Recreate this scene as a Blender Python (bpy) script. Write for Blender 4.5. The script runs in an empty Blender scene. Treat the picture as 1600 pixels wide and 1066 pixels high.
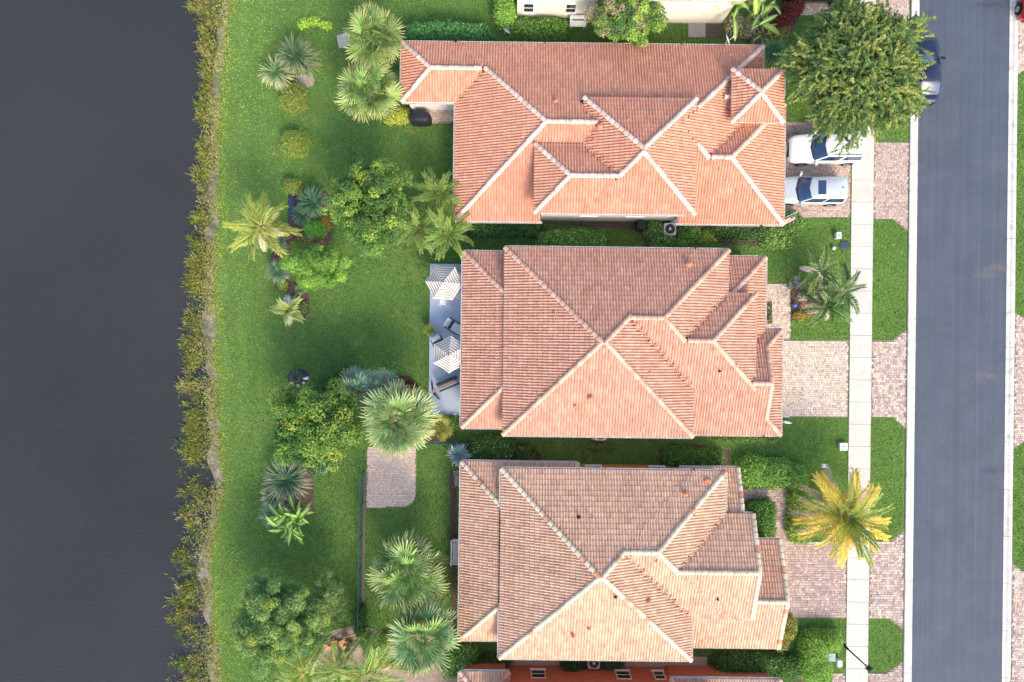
import bpy, math
import numpy as np
from mathutils import Vector, Matrix, Euler

# ------------------------------------------------------------------ camera, light, exposure
scene = bpy.context.scene
COL = scene.collection
H = 47.0            # drone height (m)
S = 22.75           # photo pixels per metre on the ground
ROT = 0.0118        # the street runs 0.7 degrees off the picture's vertical

cam_data = bpy.data.cameras.new('camera')
cam_data.sensor_width = 36.0
cam_data.lens = 36.0 * H / (1600 / S)
cam_data.clip_start = 0.5
cam_data.clip_end = 1500
cam = bpy.data.objects.new('camera', cam_data)
cam.location = (0, 0, H)
cam.rotation_euler = (0, 0, ROT)
COL.objects.link(cam)
scene.camera = cam

SUN_EL, SUN_AZ = math.radians(39), math.radians(155)      # azimuth clockwise from +Y (up in the picture)
world = bpy.data.worlds.new('World')
scene.world = world
world.use_nodes = True
wn = world.node_tree
wn.nodes.clear()
sky = wn.nodes.new('ShaderNodeTexSky')
sky.sky_type = 'NISHITA'
sky.sun_disc = False
sky.sun_elevation = SUN_EL
sky.sun_rotation = SUN_AZ
sky.dust_density = 3.0
sky.air_density = 1.0
bg = wn.nodes.new('ShaderNodeBackground')
bg.inputs['Strength'].default_value = 0.15
wo = wn.nodes.new('ShaderNodeOutputWorld')
wn.links.new(sky.outputs[0], bg.inputs[0])
wn.links.new(bg.outputs[0], wo.inputs[0])

sun_data = bpy.data.lights.new('sun', 'SUN')
sun_data.energy = 1.2
sun_data.angle = math.radians(16)
sun_data.color = (1.0, 0.84, 0.62)
sun = bpy.data.objects.new('sun', sun_data)
sv = Vector((math.sin(SUN_AZ) * math.cos(SUN_EL), math.cos(SUN_AZ) * math.cos(SUN_EL), math.sin(SUN_EL)))
sun.rotation_euler = sv.to_track_quat('Z', 'Y').to_euler()
sun.location = sv * 100
COL.objects.link(sun)

scene.view_settings.view_transform = 'Standard'
scene.view_settings.look = 'None'
scene.view_settings.exposure = 1.22
scene.view_settings.gamma = 1.0
scene.view_settings.use_curve_mapping = False
scene.render.engine = 'CYCLES'

# ------------------------------------------------------------------ helpers
_c, _s = math.cos(ROT), math.sin(ROT)

def P(u, v, z=0.0):
    """world point that stands z metres high where the photograph shows pixel (u, v)"""
    k = (1 - z / H) / S
    dx, dy = (u - 800) * k, (533 - v) * k
    return np.array((dx * _c - dy * _s, dx * _s + dy * _c, z))

def PX(xy):
    """ground point -> photo pixel (arrays)"""
    x, y = xy[..., 0], xy[..., 1]
    dx, dy = x * _c + y * _s, -x * _s + y * _c
    return 800 + dx * S, 533 - dy * S

def RM(px, z=0.0):
    return px / S * (1 - z / H)

def c8(r, g, b):
    f = lambda t: (t / 255 / 12.92) if t <= 10 else ((t / 255 + 0.055) / 1.055) ** 2.4
    return (f(r), f(g), f(b))

RNG = np.random.default_rng(7)

def root_loc(o):
    loc = np.zeros(3)
    while o is not None:
        loc += np.array(o.location)
        o = o.parent
    return loc

def mesh_np(name, V, F, tint=None, mi=None, smooth=False):
    """F: (n,k) array or list of tuples"""
    me = bpy.data.meshes.new(name)
    V = np.asarray(V, dtype=np.float32)
    if isinstance(F, np.ndarray):
        n, k = F.shape
        idx = F.astype(np.int32).ravel()
        start = np.arange(n, dtype=np.int32) * k
    else:
        n = len(F)
        lens = np.fromiter((len(f) for f in F), dtype=np.int32, count=n)
        idx = np.fromiter((i for f in F for i in f), dtype=np.int32)
        start = np.concatenate([[0], np.cumsum(lens)[:-1]]).astype(np.int32)
    me.vertices.add(len(V))
    me.vertices.foreach_set('co', V.ravel())
    me.loops.add(len(idx))
    me.loops.foreach_set('vertex_index', idx)
    me.polygons.add(n)
    me.polygons.foreach_set('loop_start', start)
    if mi is not None:
        me.polygons.foreach_set('material_index', np.asarray(mi, dtype=np.int32))
    me.polygons.foreach_set('use_smooth', np.full(n, bool(smooth)))
    if tint is not None:
        t = np.asarray(tint, dtype=np.float32)
        a = me.attributes.new('tint', 'FLOAT_COLOR', 'POINT')
        rgba = np.ones((len(V), 4), dtype=np.float32)
        rgba[:, :3] = t
        a.data.foreach_set('color', rgba.ravel())
    me.update(calc_edges=True)
    me.validate()
    return me

def add(name, me, mat=None, parent=None, loc=None, rot=None, scale=None):
    o = bpy.data.objects.new(name, me)
    if mat is not None:
        ms = mat if isinstance(mat, (list, tuple)) else [mat]
        if len(me.materials) == 0:
            for m in ms:
                me.materials.append(m)
    o.parent = parent
    if loc is not None: o.location = [float(t) for t in loc]
    if rot is not None: o.rotation_euler = [float(t) for t in rot]
    if scale is not None: o.scale = scale
    COL.objects.link(o)
    return o

def mk(name, V, F, mat, parent=None, tint=None, mi=None, smooth=False, kind=None, local=False):
    V = np.asarray(V, dtype=np.float64)
    if parent is not None and not local:
        V = V - root_loc(parent)
    o = add(name, mesh_np(name, V, F, tint, mi, smooth), mat, parent)
    if kind: o['kind'] = kind
    return o

def thing(name, label, cat, loc=(0, 0, 0), group=None, rot=None):
    o = bpy.data.objects.new(name, None)
    o.empty_display_size = 0.2
    o.location = [float(t) for t in loc]
    if rot is not None: o.rotation_euler = rot
    o['label'] = label
    o['category'] = cat
    if group: o['group'] = group
    COL.objects.link(o)
    return o

def tag(o, label, cat, group=None):
    o['label'] = label
    o['category'] = cat
    if group: o['group'] = group
    return o

class MB:
    def __init__(self):
        self.V, self.F, self.mi = [], [], []
    def poly(self, pts, mi=0):
        i = len(self.V)
        self.V += [tuple(p) for p in pts]
        self.F.append(tuple(range(i, i + len(pts))))
        self.mi.append(mi)
        return self
    def box(self, x0, x1, y0, y1, z0, z1, mi=0, bottom=True):
        i = len(self.V)
        self.V += [(x0, y0, z0), (x1, y0, z0), (x1, y1, z0), (x0, y1, z0), (x0, y0, z1), (x1, y0, z1), (x1, y1, z1), (x0, y1, z1)]
        fs = [(4, 5, 6, 7), (0, 1, 5, 4), (1, 2, 6, 5), (2, 3, 7, 6), (3, 0, 4, 7)]
        if bottom: fs.append((3, 2, 1, 0))
        self.F += [tuple(i + k for k in f) for f in fs]
        self.mi += [mi] * len(fs)
        return self
    def cbox(self, x0, x1, y0, y1, z0, z1, b=0.01, mi=0):
        """box with chamfered top edges"""
        i = len(self.V)
        zb = z1 - b
        self.V += [(x0, y0, z0), (x1, y0, z0), (x1, y1, z0), (x0, y1, z0), (x0, y0, zb), (x1, y0, zb), (x1, y1, zb), (x0, y1, zb),
                   (x0 + b, y0 + b, z1), (x1 - b, y0 + b, z1), (x1 - b, y1 - b, z1), (x0 + b, y1 - b, z1)]
        fs = [(3, 2, 1, 0)]
        for k in range(4):
            n = (k + 1) % 4
            fs += [(k, n, 4 + n, 4 + k), (4 + k, 4 + n, 8 + n, 8 + k)]
        fs.append((8, 9, 10, 11))
        self.F += [tuple(i + k for k in f) for f in fs]
        self.mi += [mi] * len(fs)
        return self
    def obox(self, p0, p1, w, h, up=(0, 0, 1), mi=0):
        """bar from p0 to p1, w wide, h high"""
        p0, p1 = np.array(p0, float), np.array(p1, float)
        d = p1 - p0
        d /= np.linalg.norm(d)
        up = np.array(up, float)
        s = np.cross(d, up)
        if np.linalg.norm(s) < 1e-4: s = np.cross(d, (1, 0, 0))
        s /= np.linalg.norm(s)
        t = np.cross(s, d)
        i = len(self.V)
        for p in (p0, p1):
            for a, b in ((-1, -1), (1, -1), (1, 1), (-1, 1)):
                self.V.append(tuple(p + s * a * w / 2 + t * b * h / 2))
        fs = [(0, 1, 2, 3), (7, 6, 5, 4), (0, 4, 5, 1), (1, 5, 6, 2), (2, 6, 7, 3), (3, 7, 4, 0)]
        self.F += [tuple(i + k for k in f) for f in fs]
        self.mi += [mi] * 6
        return self
    def tube(self, pts, rad, n=8, cap=True, mi=0):
        pts = [np.array(p, float) for p in pts]
        if not hasattr(rad, '__len__'): rad = [rad] * len(pts)
        i0 = len(self.V)
        for k, p in enumerate(pts):
            a = pts[max(k - 1, 0)]
            b = pts[min(k + 1, len(pts) - 1)]
            d = b - a
            d /= (np.linalg.norm(d) + 1e-9)
            s = np.cross(d, (0, 0, 1))
            if np.linalg.norm(s) < 1e-3: s = np.array((1.0, 0, 0))
            s /= np.linalg.norm(s)
            t = np.cross(s, d)
            for j in range(n):
                an = 2 * math.pi * j / n
                self.V.append(tuple(p + rad[k] * (math.cos(an) * s + math.sin(an) * t)))
        for k in range(len(pts) - 1):
            for j in range(n):
                a, b = i0 + k * n + j, i0 + k * n + (j + 1) % n
                self.F.append((a, b, b + n, a + n))
                self.mi.append(mi)
        if cap:
            self.F += [tuple(i0 + j for j in range(n))[::-1], tuple(i0 + (len(pts) - 1) * n + j for j in range(n))]
            self.mi += [mi, mi]
        return self
    def lathe(self, cx, cy, prof, n=20, mi=0, sq=2.0, ax=1.0, ay=1.0):
        """prof: list of (r, z)"""
        i0 = len(self.V)
        for r, z in prof:
            for j in range(n):
                an = 2 * math.pi * j / n
                ca, sa = math.cos(an), math.sin(an)
                ca = math.copysign(abs(ca) ** (2 / sq), ca)
                sa = math.copysign(abs(sa) ** (2 / sq), sa)
                self.V.append((cx + r * ca * ax, cy + r * sa * ay, z))
        for k in range(len(prof) - 1):
            for j in range(n):
                a, b = i0 + k * n + j, i0 + k * n + (j + 1) % n
                self.F.append((a, b, b + n, a + n))
                self.mi.append(mi)
        self.F += [tuple(i0 + j for j in range(n))[::-1], tuple(i0 + (len(prof) - 1) * n + j for j in range(n))]
        self.mi += [mi, mi]
        return self
    def build(self, name, mat, parent=None, smooth=False, kind=None, local=False, tint=None):
        t = None
        if tint is not None: t = np.tile(np.array(tint), (len(self.V), 1))
        return mk(name, self.V, self.F, mat, parent, t, self.mi, smooth, kind, local)

# ------------------------------------------------------------------ materials
MATS = {}
def nodes_of(name):
    m = bpy.data.materials.new(name)
    m.use_nodes = True
    nt = m.node_tree
    b = nt.nodes['Principled BSDF']
    return m, nt, b

def N(nt, typ, **kw):
    n = nt.nodes.new(typ)
    for k, v in kw.items(): setattr(n, k, v)
    return n

def noise(nt, scale, detail=4, rough=0.6, vec=None):
    n = N(nt, 'ShaderNodeTexNoise')
    n.inputs['Scale'].default_value = scale
    n.inputs['Detail'].default_value = detail
    n.inputs['Roughness'].default_value = rough
    if vec is not None: nt.links.new(vec, n.inputs['Vector'])
    return n

def geo_pos(nt):
    return N(nt, 'ShaderNodeNewGeometry').outputs['Position']

def mixc(nt, fac, a, b, mode='MIX'):
    m = N(nt, 'ShaderNodeMix', data_type='RGBA', blend_type=mode)
    for sock, val in ((m.inputs[0], fac), (m.inputs[6], a), (m.inputs[7], b)):
        if hasattr(val, 'is_output'): nt.links.new(val, sock)
        elif isinstance(val, (int, float)): sock.default_value = val
        else: sock.default_value = (*val, 1) if len(val) == 3 else val
    return m.outputs[2]

def ramp(nt, fac, stops):
    r = N(nt, 'ShaderNodeValToRGB')
    nt.links.new(fac, r.inputs[0])
    e = r.color_ramp.elements
    while len(e) < len(stops): e.new(0.5)
    for k, (p, col) in enumerate(stops):
        e[k].position = p
        e[k].color = (*col, 1) if hasattr(col, '__len__') else (col, col, col, 1)
    return r.outputs[0]

def bump(nt, b, h, strength=0.4, dist=0.02):
    bp = N(nt, 'ShaderNodeBump')
    bp.inputs['Strength'].default_value = strength
    bp.inputs['Distance'].default_value = dist
    nt.links.new(h, bp.inputs['Height'])
    nt.links.new(bp.outputs[0], b.inputs['Normal'])

def mat_noise(name, ca, cb, scale=3.0, rough=0.8, bs=0.3, bscale=None, spec=0.3, metal=0.0, rand=0.0, coat=0.0, dirt=None):
    m, nt, b = nodes_of(name)
    pos = geo_pos(nt)
    n1 = noise(nt, scale, 5, 0.65, pos)
    col = ramp(nt, n1.outputs[0], [(0.3, ca), (0.7, cb)])
    if dirt:
        n3 = noise(nt, dirt[1], 6, 0.7, pos)
        f = ramp(nt, n3.outputs[0], [(dirt[2], 0.0), (dirt[3], 1.0)])
        col = mixc(nt, f, col, dirt[0])
    if rand:
        oi = N(nt, 'ShaderNodeObjectInfo')
        f = ramp(nt, oi.outputs['Random'], [(0, 1 - rand), (1, 1 + rand)])
        col = mixc(nt, 1.0, col, f, 'MULTIPLY')
    nt.links.new(col, b.inputs['Base Color'])
    b.inputs['Roughness'].default_value = rough
    b.inputs['Specular IOR Level'].default_value = spec
    b.inputs['Metallic'].default_value = metal
    b.inputs['Coat Weight'].default_value = coat
    b.inputs['Coat Roughness'].default_value = 0.05
    if bs:
        n2 = noise(nt, bscale or scale * 8, 3, 0.6, pos)
        bump(nt, b, n2.outputs[0], bs, 0.01)
    return m

def mat_tint(name, rough=0.6, transl=0.0, var=0.15, vscale=6.0, spec=0.25, bs=0.0, rand=0.0, stain=None, gain=1.0):
    """colour carried by the pieces themselves ('tint'), with a little noise on top"""
    m, nt, b = nodes_of(name)
    at = N(nt, 'ShaderNodeAttribute', attribute_name='tint')
    pos = geo_pos(nt)
    n1 = noise(nt, vscale, 4, 0.6, pos)
    f = ramp(nt, n1.outputs[0], [(0.25, gain * (1 - var)), (0.75, gain * (1 + var))])
    col = mixc(nt, 1.0, at.outputs['Color'], f, 'MULTIPLY')
    if rand:
        oi = N(nt, 'ShaderNodeObjectInfo')
        f2 = ramp(nt, oi.outputs['Random'], [(0, 1 - rand), (1, 1 + rand)])
        col = mixc(nt, 1.0, col, f2, 'MULTIPLY')
    if stain:
        n3 = noise(nt, stain[1], 6, 0.7, pos)
        f3 = ramp(nt, n3.outputs[0], [(stain[2], 0.0), (stain[3], stain[4] if len(stain) > 4 else 1.0)])
        col = mixc(nt, f3, col, stain[0])
    nt.links.new(col, b.inputs['Base Color'])
    b.inputs['Roughness'].default_value = rough
    b.inputs['Specular IOR Level'].default_value = spec
    if bs:
        n2 = noise(nt, 60, 3, 0.6, pos)
        bump(nt, b, n2.outputs[0], bs, 0.01)
    if transl:
        tr = N(nt, 'ShaderNodeBsdfTranslucent')
        nt.links.new(col, tr.inputs['Color'])
        mx = N(nt, 'ShaderNodeMixShader')
        mx.inputs[0].default_value = transl
        out = nt.nodes['Material Output']
        nt.links.new(b.outputs[0], mx.inputs[1])
        nt.links.new(tr.outputs[0], mx.inputs[2])
        nt.links.new(mx.outputs[0], out.inputs['Surface'])
    return m

M_LEAF = mat_tint('leaf', 0.5, 0.28, 0.12, 3.0, 0.3, rand=0.12, gain=1.5)
M_FROND = mat_tint('palm_leaf', 0.45, 0.22, 0.1, 3.0, 0.35, rand=0.3, gain=1.3)
M_BLADE = mat_tint('grass_blade', 0.6, 0.25, 0.1, 2.0, 0.2, gain=1.7)
M_TILE = mat_tint('roof_tile', 0.75, 0, 0.10, 1.3, 0.25, bs=0.25, stain=(c8(112, 84, 78), 0.9, 0.55, 0.88, 0.32))
M_CAP = mat_tint('ridge_tile', 0.75, 0, 0.12, 2.5, 0.25, bs=0.25, rand=0.1, stain=(c8(132, 108, 96), 1.6, 0.5, 0.8, 0.5))
M_PAVER = mat_tint('paver', 0.85, 0, 0.12, 9.0, 0.2, bs=0.4)
M_PLAIN = mat_tint('painted', 0.5, 0, 0.05, 2.0, 0.3)
M_BARK = mat_noise('bark', c8(96, 80, 64), c8(140, 124, 104), 6, 0.9, 0.8)
M_WHITE = mat_noise('white_paint', c8(226, 226, 224), c8(240, 240, 238), 4, 0.5, 0.1)
M_GUTTER = mat_noise('gutter_paint', c8(214, 208, 200), c8(236, 232, 226), 3, 0.45, 0.05)
M_DECK = mat_noise('underlay', c8(92, 56, 48), c8(112, 70, 60), 4, 0.9, 0.2)
M_CONC = mat_noise('concrete', c8(196, 191, 182), c8(208, 203, 194), 1.2, 0.85, 0.35, 40, rand=0.05, dirt=(c8(184, 178, 166), 2.3, 0.5, 0.8))
M_JOINT = mat_noise('joint_sand', c8(130, 118, 106), c8(160, 146, 132), 5, 0.95, 0.5)
M_GLASS = mat_noise('window_glass', c8(38, 46, 56), c8(52, 60, 72), 1.5, 0.08, 0, spec=0.6)
M_DARK = mat_noise('dark_metal', c8(28, 29, 32), c8(40, 41, 44), 5, 0.45, 0.1)
M_GREY = mat_noise('grey_metal', c8(120, 124, 128), c8(150, 154, 158), 5, 0.4, 0.1, metal=0.5)
M_RUBBER = mat_noise('tyre', c8(22, 22, 23), c8(32, 32, 33), 8, 0.8, 0.3)
M_MULCH = mat_noise('mulch', c8(66, 50, 44), c8(112, 92, 82), 9, 0.95, 1.0, 30, dirt=(c8(150, 136, 128), 7, 0.58, 0.72))
M_ROCK = mat_noise('stone', c8(150, 146, 140), c8(196, 190, 182), 5, 0.85, 0.6)
# ------------------------------------------------------------------ ground, lake, road, pavements
def interp_line(pts):
    v = np.array([p[1] for p in pts], float)
    u = np.array([p[0] for p in pts], float)
    return lambda vv: np.interp(vv, v, u)
GRASS_EDGE = interp_line([(360, -60), (357, 0), (352, 60), (347, 110), (342, 160), (340, 250), (340, 350), (333, 450), (335, 550), (338, 640), (345, 720), (347, 780), (331, 850), (328, 900), (331, 960), (346, 1066), (350, 1120)])
REED_EDGE = interp_line([(285, -60), (288, 0), (303, 60), (309, 110), (308, 160), (302, 220), (299, 320), (290, 370), (290, 420), (281, 460), (277, 540), (276, 640), (279, 740), (275, 800), (268, 860), (260, 940), (262, 1010), (262, 1066), (262, 1120)])

def edge_x(y):
    """x of the lawn's edge at world y"""
    v = 533 - y * S
    return (GRASS_EDGE(v) - 800) / S - y * ROT + 0.07 * np.sin(y * 1.7) + 0.04 * np.sin(y * 4.1 + 1)

ys = np.concatenate([[-420, -120, -60], np.arange(-30, 30.01, 0.4), [60, 120, 420]])
ds = np.array([-400, -60, -12, -6, -4, -3, -2.4, -1.9, -1.5, -1.2, -0.95, -0.75, -0.55, -0.35, -0.15, 0.0, 0.2, 0.5, 1, 2, 4, 8, 14, 20, 26, 32, 38, 44, 50, 56, 64, 80, 130, 420])
dz = np.interp(ds, [-400, -12, -3, -1.0, -0.6, -0.25, 0.1, 0.4], [-3, -2, -0.62, -0.34, -0.2, -0.08, -0.01, 0])
GV, GD = [], []
for y in ys:
    e = float(edge_x(np.array(y)))
    for d, z in zip(ds, dz):
        zz = z + (0.03 * math.sin(y * 2.1 + d) if -2.5 < d < 0.05 else 0)
        wide = 1.1 + 0.4 * math.sin(y * 0.75 + 1.0) + 0.28 * math.sin(y * 1.9)
        dd = d * max(wide, 0.35) if -1.25 < d < 0 else d
        GV.append((e + dd, y, zz))
        GD.append(d)
nc = len(ds)
GF = [(r * nc + k, r * nc + k + 1, (r + 1) * nc + k + 1, (r + 1) * nc + k) for r in range(len(ys) - 1) for k in range(nc - 1)]

def mat_ground():
    m, nt, b = nodes_of('lawn_soil')
    pos = geo_pos(nt)
    at = N(nt, 'ShaderNodeAttribute', attribute_name='shore')
    n1 = noise(nt, 0.35, 5, 0.6, pos)
    g1 = ramp(nt, n1.outputs[0], [(0.3, c8(78, 108, 54)), (0.7, c8(104, 132, 68))])
    n2 = noise(nt, 9, 4, 0.7, pos)
    g2 = ramp(nt, n2.outputs[0], [(0.3, c8(66, 94, 46)), (0.72, c8(128, 152, 80))])
    grass = mixc(nt, 0.5, g1, g2)
    n3 = noise(nt, 1.8, 6, 0.7, pos)
    sand = ramp(nt, n3.outputs[0], [(0.3, c8(90, 84, 70)), (0.62, c8(158, 150, 138))])
    nd = noise(nt, 1.3, 5, 0.7, pos)
    ad = N(nt, 'ShaderNodeMath', operation='MULTIPLY_ADD')
    nt.links.new(nd.outputs[0], ad.inputs[0])
    ad.inputs[1].default_value = 1.3
    ad.inputs[2].default_value = -0.65
    su = N(nt, 'ShaderNodeMath', operation='ADD')
    nt.links.new(at.outputs['Fac'], su.inputs[0])
    nt.links.new(ad.outputs[0], su.inputs[1])
    mr = N(nt, 'ShaderNodeMapRange')
    nt.links.new(su.outputs[0], mr.inputs[0])
    mr.inputs[1].default_value = -0.12
    mr.inputs[2].default_value = 0.10
    col = mixc(nt, mr.outputs[0], sand, grass)
    mr2 = N(nt, 'ShaderNodeMapRange')
    nt.links.new(su.outputs[0], mr2.inputs[0])
    mr2.inputs[1].default_value = -1.3
    mr2.inputs[2].default_value = -0.7
    col = mixc(nt, mr2.outputs[0], c8(52, 50, 44), col)
    nt.links.new(col, b.inputs['Base Color'])
    b.inputs['Roughness'].default_value = 0.95
    b.inputs['Specular IOR Level'].default_value = 0.1
    n4 = noise(nt, 30, 4, 0.7, pos)
    bump(nt, b, n4.outputs[0], 0.9, 0.03)
    return m

ground = mk('ground', GV, GF, mat_ground(), smooth=True)
a = ground.data.attributes.new('shore', 'FLOAT', 'POINT')
a.data.foreach_set('value', np.array(GD, dtype=np.float32))
ground['kind'] = 'structure'

def mat_water():
    m, nt, b = nodes_of('lake_water')
    pos = geo_pos(nt)
    n0 = noise(nt, 0.05, 3, 0.5, pos)
    col = ramp(nt, n0.outputs[0], [(0.3, c8(47, 50, 52)), (0.7, c8(56, 58, 59))])
    nt.links.new(col, b.inputs['Base Color'])
    b.inputs['Roughness'].default_value = 0.12
    b.inputs['IOR'].default_value = 1.33
    mp = N(nt, 'ShaderNodeMapping')
    mp.inputs['Scale'].default_value = (0.8, 2.6, 1)
    mp.inputs['Rotation'].default_value = (0, 0, math.radians(-14))
    nt.links.new(pos, mp.inputs['Vector'])
    n1 = noise(nt, 2.2, 4, 0.55, mp.outputs[0])
    bump(nt, b, n1.outputs[0], 0.3, 0.06)
    return m
wy = np.concatenate([[-420, -60], np.arange(-30, 30.01, 1.0), [60, 420]])
WV, WF = [], []
for y in wy:
    e = float(edge_x(np.array(y)))
    WV += [(-420, y, -0.2), (e + 0.6, y, -0.2)]
WF = [(2 * k, 2 * k + 1, 2 * k + 3, 2 * k + 2) for k in range(len(wy) - 1)]
lake = mk('lake_water', WV, WF, mat_water())
lake['kind'] = 'structure'

# road
def mat_road():
    m, nt, b = nodes_of('asphalt')
    pos = geo_pos(nt)
    n1 = noise(nt, 0.5, 6, 0.65, pos)
    col = ramp(nt, n1.outputs[0], [(0.3, c8(72, 80, 93)), (0.7, c8(84, 91, 104))])
    # lengthwise roller streaks
    mp = N(nt, 'ShaderNodeMapping')
    mp.inputs['Scale'].default_value = (3.0, 0.05, 1)
    nt.links.new(pos, mp.inputs['Vector'])
    n2 = noise(nt, 1.0, 5, 0.6, mp.outputs[0])
    st = ramp(nt, n2.outputs[0], [(0.3, 0.90), (0.7, 1.09)])
    col = mixc(nt, 1.0, col, st, 'MULTIPLY')
    # brown spills by the far kerb, dark oil, pale scuffs
    n3 = noise(nt, 3.0, 5, 0.65, pos)
    def spot(u, v, rx, ry, color, amount, col):
        p = P(u, v)
        vm = N(nt, 'ShaderNodeVectorMath', operation='SUBTRACT')
        nt.links.new(pos, vm.inputs[0])
        vm.inputs[1].default_value = tuple(p)
        vs = N(nt, 'ShaderNodeVectorMath', operation='MULTIPLY')
        nt.links.new(vm.outputs[0], vs.inputs[0])
        vs.inputs[1].default_value = (S / rx, S / ry, 0)
        ln = N(nt, 'ShaderNodeVectorMath', operation='LENGTH')
        nt.links.new(vs.outputs[0], ln.inputs[0])
        ad = N(nt, 'ShaderNodeMath', operation='MULTIPLY_ADD')
        nt.links.new(n3.outputs[0], ad.inputs[0])
        ad.inputs[1].default_value = 2.4
        nt.links.new(ln.outputs['Value'], ad.inputs[2])
        mr = N(nt, 'ShaderNodeMapRange')
        nt.links.new(ad.outputs[0], mr.inputs[0])
        mr.inputs[1].default_value = 1.3
        mr.inputs[2].default_value = 2.2
        mr.inputs[3].default_value = amount
        mr.inputs[4].default_value = 0.0
        return mixc(nt, mr.outputs[0], col, color)
    # faint long seam between the two paving passes
    sx = N(nt, 'ShaderNodeSeparateXYZ')
    nt.links.new(pos, sx.inputs[0])
    for uu, ww, cc, am in ((1527.5, 0.03, c8(110, 116, 130), 0.5), (1497, 0.25, c8(62, 70, 84), 0.35), (1462, 0.3, c8(64, 72, 86), 0.3), (1534, 0.3, c8(64, 72, 86), 0.3)):
        ab = N(nt, 'ShaderNodeMath', operation='SUBTRACT')
        nt.links.new(sx.outputs[0], ab.inputs[0])
        ab.inputs[1].default_value = float(P(uu, 533)[0])
        aa = N(nt, 'ShaderNodeMath', operation='ABSOLUTE')
        nt.links.new(ab.outputs[0], aa.inputs[0])
        mr = N(nt, 'ShaderNodeMapRange')
        nt.links.new(aa.outputs[0], mr.inputs[0])
        mr.inputs[1].default_value = ww * 0.3
        mr.inputs[2].default_value = ww
        mr.inputs[3].default_value = am
        mr.inputs[4].default_value = 0.0
        mm = N(nt, 'ShaderNodeMath', operation='MULTIPLY')
        nt.links.new(mr.outputs[0], mm.inputs[0])
        nt.links.new(n1.outputs[0], mm.inputs[1])
        col = mixc(nt, mm.outputs[0], col, cc)
    col = spot(1540, 428, 26, 14, c8(106, 102, 106), 0.5, col)
    col = spot(1560, 418, 22, 6, c8(124, 108, 104), 0.5, col)
    col = spot(1530, 588, 11, 15, c8(106, 102, 106), 0.5, col)
    col = spot(1545, 588, 16, 6, c8(118, 108, 108), 0.5, col)
    col = spot(1545, 8, 36, 7, c8(62, 66, 84), 0.8, col)
    col = spot(1548, 736, 22, 8, c8(62, 66, 84), 0.7, col)
    col = spot(1480, 507, 12, 7, c8(70, 74, 92), 0.6, col)
    col = spot(1450, 815, 10, 10, c8(70, 74, 92), 0.6, col)
    n4 = noise(nt, 11, 3, 0.5, pos)
    f4 = ramp(nt, n4.outputs[0], [(0.76, 0.0), (0.80, 0.55)])
    col = mixc(nt, f4, col, c8(150, 154, 166))
    nt.links.new(col, b.inputs['Base Color'])
    b.inputs['Roughness'].default_value = 0.75
    b.inputs['Specular IOR Level'].default_value = 0.35
    n5 = noise(nt, 90, 3, 0.6, pos)
    bump(nt, b, n5.outputs[0], 0.5, 0.01)
    return m
XU = lambda u: P(u, 533)[0]
rx0, rx1 = XU(1430), XU(1571)
mb = MB()
mb.poly([(rx0 - 0.05, -420, 0.022), (rx1 + 0.05, -420, 0.022), (rx1 + 0.05, 420, 0.022), (rx0 - 0.05, 420, 0.022)])
road = mb.build('road', mat_road())
road['kind'] = 'structure'

# sidewalk: one poured slab after another
sw0, sw1 = XU(1327.3), XU(1361.5)
mb = MB()
mb.poly([(sw0 + .02, -420, 0.008), (sw1 - .02, -420, 0.008), (sw1 - .02, 420, 0.008), (sw0 + .02, 420, 0.008)])
sidewalk = mb.build('sidewalk', M_JOINT)
sidewalk['kind'] = 'structure'
step = 34.68 / S
mb = MB().cbox(0, sw1 - sw0, 0.008, step - 0.008, 0.0, 0.06, 0.012)
slab_me = mesh_np('slab', mb.V, mb.F)
slab_me.materials.append(M_CONC)
yj = P(1344, 350.7)[1]
k0 = int((-25.5 - yj) / step)
for k in range(k0, k0 + 34):
    add('slab', slab_me, None, sidewalk, (sw0, yj + k * step, RNG.uniform(0, 0.006)))
mb = MB().cbox(sw0, sw1, yj + (k0 + 34) * step + .01, 300, 0, 0.06).cbox(sw0, sw1, -300, yj + k0 * step - .01, 0, 0.06)
mb.build('slab_run', M_CONC, sidewalk)

# kerbs: low mountable kerb, cast in lengths, higher on the lawn side
def mat_kerb():
    m = mat_noise('kerb_concrete', c8(198, 195, 188), c8(216, 213, 207), 1.0, 0.85, 0.4, 40, rand=0.04, dirt=(c8(164, 159, 150), 1.4, 0.52, 0.72))
    return m
M_KERB = mat_kerb()
def kerb(u0, u1, flip, label, joints):
    x0, x1 = XU(u0), XU(u1)
    w = x1 - x0
    root = MB().poly([(x0 + .02, -300, 0.012), (x1 - .02, -300, 0.012), (x1 - .02, 300, 0.012), (x0 + .02, 300, 0.012)]).build('kerb', M_JOINT)
    root['kind'] = 'structure'
    prof = [(0, 0.0), (0, 0.10), (0.03, 0.125), (w * 0.38, 0.115), (w * 0.62, 0.055), (w, 0.045), (w, 0.0)]
    if flip: prof = [(w - a, b) for a, b in prof][::-1]
    yv = [P((u0 + u1) / 2, v)[1] for v in joints]
    yv = sorted(yv)
    ext = [-300] + yv + [300]
    for a, b in zip(ext[:-1], ext[1:]):
        a2, b2 = a + 0.012, b - 0.012
        V = [(x0 + p, a2, q) for p, q in prof] + [(x0 + p, b2, q) for p, q in prof]
        n = len(prof)
        F = [(k, k + 1, n + k + 1, n + k)[::-1] for k in range(n - 1)] + [tuple(range(n)), tuple(range(n, 2 * n))[::-1]]
        mk('kerb_stone', V, F, M_KERB, root)
    return root
kerb(1417, 1430, False, '', [2, 78, 152, 228, 299, 374, 453, 500, 531, 606, 683, 758, 831, 907, 979, 1051])
kerb(1571, 1583.5, True, '', [4, 32, 79, 149, 226, 299, 373, 446, 543, 619, 692, 765, 838, 912, 985, 1058])

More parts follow.
